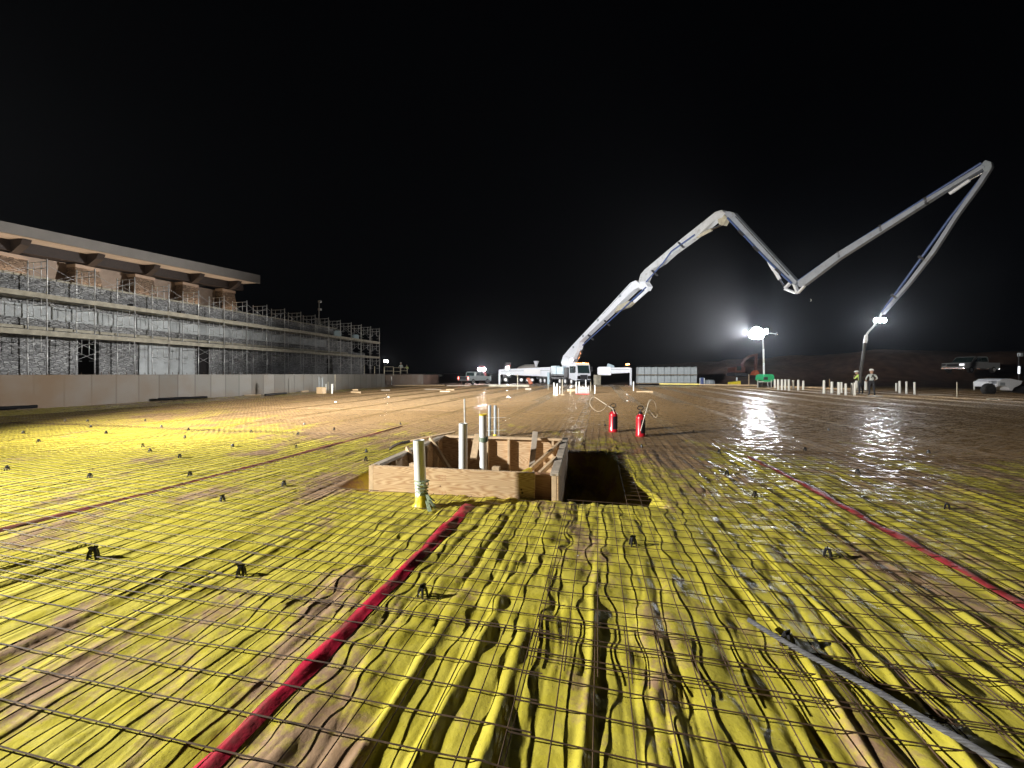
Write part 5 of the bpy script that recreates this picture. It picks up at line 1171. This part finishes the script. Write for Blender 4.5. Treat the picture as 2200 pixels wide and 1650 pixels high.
# dim excavator on the far side behind the light tower
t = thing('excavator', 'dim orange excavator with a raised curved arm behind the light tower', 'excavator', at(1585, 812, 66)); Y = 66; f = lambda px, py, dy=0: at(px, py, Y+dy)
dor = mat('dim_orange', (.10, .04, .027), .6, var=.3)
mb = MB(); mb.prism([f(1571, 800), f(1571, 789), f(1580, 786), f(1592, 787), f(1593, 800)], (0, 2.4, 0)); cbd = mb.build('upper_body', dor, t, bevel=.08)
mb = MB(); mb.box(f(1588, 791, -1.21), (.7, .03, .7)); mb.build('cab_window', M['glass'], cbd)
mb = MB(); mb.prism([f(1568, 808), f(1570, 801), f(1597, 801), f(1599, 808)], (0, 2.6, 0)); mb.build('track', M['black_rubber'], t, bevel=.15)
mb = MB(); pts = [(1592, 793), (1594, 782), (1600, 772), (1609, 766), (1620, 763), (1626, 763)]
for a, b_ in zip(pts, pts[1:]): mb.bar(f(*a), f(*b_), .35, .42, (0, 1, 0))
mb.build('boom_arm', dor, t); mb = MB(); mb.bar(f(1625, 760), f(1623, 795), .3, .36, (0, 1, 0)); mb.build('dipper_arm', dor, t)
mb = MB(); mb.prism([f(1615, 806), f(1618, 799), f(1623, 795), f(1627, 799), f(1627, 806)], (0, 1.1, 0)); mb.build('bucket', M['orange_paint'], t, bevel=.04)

# moon
mb = MB(); c = at(1740.5, 645, 3000); r = 9.5
n = 10; vs = []; fs = []
for i in range(n+1):
    t_ = math.pi*i/n
    for j in range(7):
        a = -math.pi/2 + R(100)*j/6 + R(80); vs.append(c + Vector((r*math.sin(t_)*math.sin(a)*.75, -r*math.sin(t_)*math.cos(a), r*1.1*math.cos(t_))))
for i in range(n):
    for j in range(6): fs.append((i*7+j, i*7+j+1, (i+1)*7+j+1, (i+1)*7+j))
mb.add(vs, fs); tag(mb.build('moon', glow('moonlight', (1, .85, .62), 1.1)), 'tiny half moon low in the black sky below the boom elbow', 'moon')

# ================================================================== stub-up pipes, stakes, lumber, rebar cages
STUBS = [(1651, 812, 828, 4), (1658, 813, 830, 3.5), (1665, 815, 834, 4), (1672, 815, 838, 4.5), (1680, 815, 838, 4.5), (1687, 815, 838, 4), (1695, 815, 839, 4.5), (1704, 817, 836, 4), (1715, 816, 838.5, 4), (1725.5, 818, 838, 4),
    (1770, 817, 845.5, 4.6), (1787, 820, 845.5, 5), (1802, 821, 848, 5), (1808, 821, 845, 3.5), (1817, 824, 849, 4.2), (1830, 823, 848, 3.5), (1836, 822, 850, 4), (1840.5, 818, 839, 5), (1852, 824, 838.5, 3.6), (1860.5, 819, 838.5, 5),
    (1926, 823, 841, 3.6), (1933, 818.5, 845.5, 4), (1947.5, 819.5, 846.5, 3.4), (1965, 821, 848, 3.6), (2093, 820, 836, 3), (2110, 822, 836, 3)]
nth = ['first', 'second', 'third', 'fourth', 'fifth', 'sixth', 'seventh', 'eighth', 'ninth', 'tenth']
for i, (px, y0, y1, w_) in enumerate(STUBS):
    p = gp(px, y1); Y = p.y; h = (y1-y0)/FPX*Y
    if i < 10: lab = 'white stub-up pipe, %s from the left in the row right of the light tower' % nth[i]
    elif i < 20: lab = 'white stub-up pipe, %s from the left in the row by the two workers' % nth[i-10]
    elif i < 24: lab = 'white stub-up pipe, %s from the left in the row right of the workers' % nth[i-20]
    else: lab = ('left' if i == 24 else 'right') + ' one of two short stub-up pipes beside the white generator trailer'
    mb = MB(); r = w_/2/FPX*Y; mb.lathe((p.x, p.y, -.03), [(r, 0), (r, h+.03), (r*.85, h+.03), (r*.85, h-.1)], 12, (rnd.uniform(-.02, .02), 0, 1))
    tag(mb.build('stub_pipe', M['pvc'], smooth=40), lab, 'pipe', 'white stub-up pipes on the far right of the pad')
for px, y0, y1, w_, lab in ((700, 825, 839, 3, 'white stub-up pipe just right of the concrete block with rebar by the low wall'), (713.5, 825, 846, 4, 'tall white stub-up pipe nearest the long low wall on the left'), (841, 809, 826, 2.5, 'lone white stub-up pipe in front of the shorter low wall'), (1361, 820, 840.5, 2.2, 'slim white pipe standing at the end of a plank right of the pump truck'),
    (1190, 822, 849, 2, 'leftmost white pipe in the cluster below the pump truck'), (1194, 831, 850, 1.8, 'short second white pipe in the cluster below the pump truck'), (1197, 824, 850, 2, 'third white pipe in the cluster below the pump truck'), (1203, 830, 849, 2, 'fourth white pipe in the cluster below the pump truck'),
    (1238, 820, 847, 2, 'left one of three tall white pipes rising in the rebar cage'), (1244.5, 820, 845, 2.2, 'middle one of three tall white pipes rising in the rebar cage'), (1258.5, 816, 838, 2, 'right one of three tall white pipes rising in the rebar cage'), (1278, 828, 846, 2.2, 'lone white pipe right of the rebar cage below the pump truck')):
    p = gp(px, y1); Y = p.y; h = (y1-y0)/FPX*Y; mb = MB(); r = w_/2/FPX*Y; mb.lathe((p.x, p.y, -.03), [(r, 0), (r, h+.03), (r*.8, h+.03), (r*.8, h-.1)], 12)
    tag(mb.build('stub_pipe', M['pvc'], smooth=40), lab, 'pipe')
for px, y0, y1, m, lab in ((49, 835, 873, 'pvc', 'pale stake standing before the muddy near end of the low wall'), (705, 820, 840, 'plank', 'thin stake between the two white pipes by the low wall'), (720, 804, 842, 'plank', 'tall thin stake right of the white pipes by the low wall'),
    (783, 785, 812, 'plank', 'left one of three thin posts at the far end of the long low wall'), (805, 787, 812, 'plank', 'middle one of three thin posts at the far end of the long low wall'), (825.5, 788, 812, 'plank', 'right one of three thin posts at the far end of the long low wall'),
    (1112, 803, 838, 'plank', 'thin stake with a pale tag left of the pump truck'), (1177.5, 826, 838, 'plank', 'short thin stake below the left outrigger of the pump truck'), (1208, 815, 848, 'plank', 'thin stake among the white pipes below the pump truck'), (1226, 827, 848, 'lumber', 'reddish stake left of the rebar cage'), (1269, 820, 839, 'plank', 'thin stake right of the rebar cage'),
    (1609, 804, 829, 'lumber', 'tall yellow timber post left of the green light tower'), (2056, 821, 854, 'plank', 'lone thin stake on the mud at far right'), (1782, 814, 829, 'lumber', 'pointed pale timber stake behind the white pipes')):
    p = gp(px, y1) if y1 > 815 else at(px, 812, 44); Y = p.y; top = at(px, y0, Y); mb = MB(); w_ = max(.035, 1.3/FPX*Y); mb.bar((p.x, p.y, p.z-.05), top, w_, w_, (0, 1, 0), w_*.8, w_*.8)
    tag(mb.build('stake', M[m]), lab, 'stake')
p = gp(1112, 838); mb = MB()
# timbers lying about
def plank(px0, py0, px1, py1, hh, m, label, lift=0.0, dep=.14):
    a, b = gp(px0, py0), gp(px1, py1); mb = MB(); mb.bar(a+Vector((0, 0, hh/2+lift)), b+Vector((0, 0, hh/2+lift)), dep, hh); tag(mb.build('plank', m, bevel=.006), label, 'plank')
LB, GL = M['lumber'], M['grey_lumber']
plank(1368, 843, 1402, 843, .10, LB, 'orange-brown timber lying right of the slim white pipe')
plank(1050, 831, 1137, 831, .22, M['plank'], 'long pale form board along the pad edge left of the pump truck')
plank(960, 829.5, 1010, 829.5, .10, GL, 'thin form board along the pad edge near the silver pickup')
plank(830, 828.5, 955, 828, .06, LB, 'long thin timber edging between the low wall and the silver pickup')
plank(1417, 826, 1503, 827, .16, M['yellow_tape'], 'yellow-edged form board under the block stack')
plank(1503, 827.5, 1628, 829, .14, LB, 'long form board between the block stack and the light tower')
plank(1658, 831, 1770, 835, .14, LB, 'long pale form board running behind the stub-up pipes')
plank(1772, 835.5, 1848, 837.5, .10, LB, 'form board behind the workers, continuing the pale one')
plank(946, 842, 967, 842.5, .09, LB, 'pale timber offcut lying on the mud left of centre')
plank(959, 838.5, 976, 838.5, .07, LB, 'small timber offcut lying just behind the pale one left of centre')
plank(912, 837, 948, 837, .05, GL, 'grey timber lying on the mud left of the pale offcuts')
plank(755, 844, 774, 844.5, .11, LB, 'lower reddish timber of a small pile on the mud')
plank(756, 841.5, 769, 841.5, .11, LB, 'upper pale timber of a small pile on the mud', .09)
plank(819, 839.5, 837, 839, .09, GL, 'short timber lying on the mud right of the small pile')
plank(648, 842, 662, 841, .08, LB, 'short timber at the foot of the low wall left of the concrete block')
plank(525, 850, 560, 849, .05, LB, 'thin timber at the foot of the middle of the low wall')
plank(1128, 838, 1141, 838, .16, GL, 'pale block of timber near the tagged stake')
plank(1870, 852, 1890, 853, .06, M['concrete'], 'pale slab lying at the feet of the grey-shirted worker', dep=.5)
plank(2122, 859, 2142, 859, .07, M['plank'], 'left one of two pale boards on the mud at the far right')
plank(2146, 859.5, 2174, 860, .05, GL, 'right one of two boards on the mud at the far right')
plank(1975, 849, 2045, 850, .06, GL, 'long dim board on the mud left of the white generator trailer')
plank(1188, 849, 1212, 849, .05, LB, 'low board at the foot of the pipe cluster', dep=.3)
plank(1095, 814.5, 1059, 814.5, .12, M['plank'], 'thin pale bar on legs left of the pump truck') if False else None
# black drain pipes by the wall
for a, b, lab in (((-20, 882), (80, 877), 'black drain pipe on the ground at the left edge'), ((340, 860.5), (445, 856), 'black drain pipe along the foot of the low wall'), ((570, 851), (615, 847), 'far black drain pipe along the foot of the low wall')):
    p0, p1 = gp(*a), gp(*b); mb = MB(); r = .07; mb.tube([p0+Vector((0, 0, r)), p1+Vector((0, 0, r))], r, 12); tag(mb.build('drain_pipe', M['black_plastic'], smooth=40), lab, 'pipe')
# concrete block with rebar starters
p = gp(687.5, 845.5); t = thing('rebar_pad', 'square timber-formed block with upright rebar in front of the low wall', 'rebar pad', p)
mb = MB(); mb.box(p+Vector((0, .2, .22)), (.45, .45, .46), -TH); mb.build('form_block', LB, t, bevel=.01)
rr = random.Random(8)
for k in range(7): mb = MB(); a = p+Vector((-.16+.05*k, .1+.2*rr.random(), .4)); mb.tube([a, a+Vector((0, 0, .62+.2*rr.random()))], .016, 5); mb.build('rebar', M['conduit'], t)
# rebar cage below the pump truck
t = thing('rebar_cage', 'pale rebar cage with a red base rail below the pump truck', 'rebar cage', gp(1251, 847)); Y = gp(1251, 847).y
for k in range(13):
    x = 1238 + 27*k/12; mb = MB(); dy = .25 if k % 2 else 0; mb.tube([at(x, 846, Y+dy), at(x, 829+(k % 3), Y+dy)], .018, 5); mb.build('rebar', M['galv'], t)
for y in (834, 840): mb = MB(); mb.tube([at(1237, y, Y-.02), at(1266, y, Y-.02)], .015, 5); mb.build('hoop', M['galv'], t)
mb = MB(); mb.bar(at(1236, 846.5, Y-.1), at(1266, 846.5, Y-.1), .05, .07); mb.build('base_rail', M['red_tank'], t)
mb = MB(); mb.bar(gp(1220, 842)+Vector((0, 0, .1)), gp(1236, 841)+Vector((0, 0, .1)), .1, .2); mb.build('side_board', LB, t)
# yellow equipment box, dark box, barrel
t = thing('equipment_box', 'yellow-cream box between the block stack and the light tower', 'box', at(1579, 828, 52)); Y = 52
mb = MB(); mb.prism([at(1567, 827, Y), at(1567, 821, Y), at(1588, 818, Y), at(1588, 827, Y)], (0, .8, 0)); bx_ = mb.build('box_body', M['yellow_tape'], t, bevel=.03)
mb = MB(); mb.tube([at(1583, 818, Y), at(1583, 811, Y)], .09, 8); mb.build('standpipe', M['pvc'], t)
t = thing('drum_barrel', 'blue barrel standing right of the block stack', 'barrel', at(1508, 828, 55)); mb = MB(); mb.lathe(at(1508, 826, 55), [(.3, 0), (.32, .3), (.3, .6), (.32, .65), (.3, .95), (.27, .97)], 16); mb.build('barrel_body', mat('blue_plastic', (.03, .06, .2), .5), t, smooth=40)
mb = MB(); mb.lathe(at(1508, 826, 55)+Vector((.1, 0, .97)), [(.05, 0), (.05, .03)], 10); mb.build('bung', M['black_plastic'], t)
t = thing('wire_roll', 'grey roll of wire mesh lying right of the block stack', 'wire roll', at(1524, 828, 54)); mb = MB(); mb.lathe(at(1517, 821.5, 54), [(.2, 0), (.36, 0), (.36, 1.0), (.2, 1.0)], 20, (1, 0, 0)); mb.build('coil', M['conduit'], t, smooth=40)
mb = MB(); mb.lathe(at(1516.5, 821.5, 54), [(.37, .3), (.375, .34)], 20, (1, 0, 0)); mb.build('tie_band', M['galv'], t)
for i, (px, y0, y1) in enumerate(((1504, 812, 826), (1513, 812, 827))):
    p = gp(px, y1); mb = MB(); mb.tube([p, at(px, y0, p.y)], .05, 6); tag(mb.build('marker_post', M['pvc']), ('left' if i == 0 else 'right') + ' one of two thin pale posts beside the blue barrel', 'post')
# white litter specks
for px, py, r, lab in ((721, 864.5, .05, 'white crumpled litter on the mud below the low wall'), (835, 854, .05, 'white litter on the mud left of centre'), (1347, 848, .045, 'white litter left of the orange-brown timber'), (1348, 862, .045, 'white litter nearer than the other, between the red sprayers and timber'), (1242, 1194, .006, 'tiny white scrap on the yellow sheet in front of the form box')):
    p = gp(px, py); mb = MB(); mb.ball((p.x, p.y, h1(p.x, p.y)+r*.5), r, 8, 6, (1.3, .8, .6)); tag(mb.build('litter', M['pvc'], smooth=60), lab, 'litter')

# ================================================================== night mist
mb = MB(); mb.box((10, 60, 14), (260, 190, 34)); hz = mb.build('haze', M['pvc']); hz.data.materials.clear()
m = bpy.data.materials.new('mist'); m.use_nodes = True; N = m.node_tree.nodes; N.remove(N['Principled BSDF'])
pv = N.new('ShaderNodeVolumePrincipled'); pv.inputs['Color'].default_value = (.8, .85, .95, 1); pv.inputs['Density'].default_value = 0.0003; pv.inputs['Anisotropy'].default_value = 0.9
m.node_tree.links.new(pv.outputs[0], N['Material Output'].inputs['Volume']); hz.data.materials.append(m); tag(hz, kind='stuff')
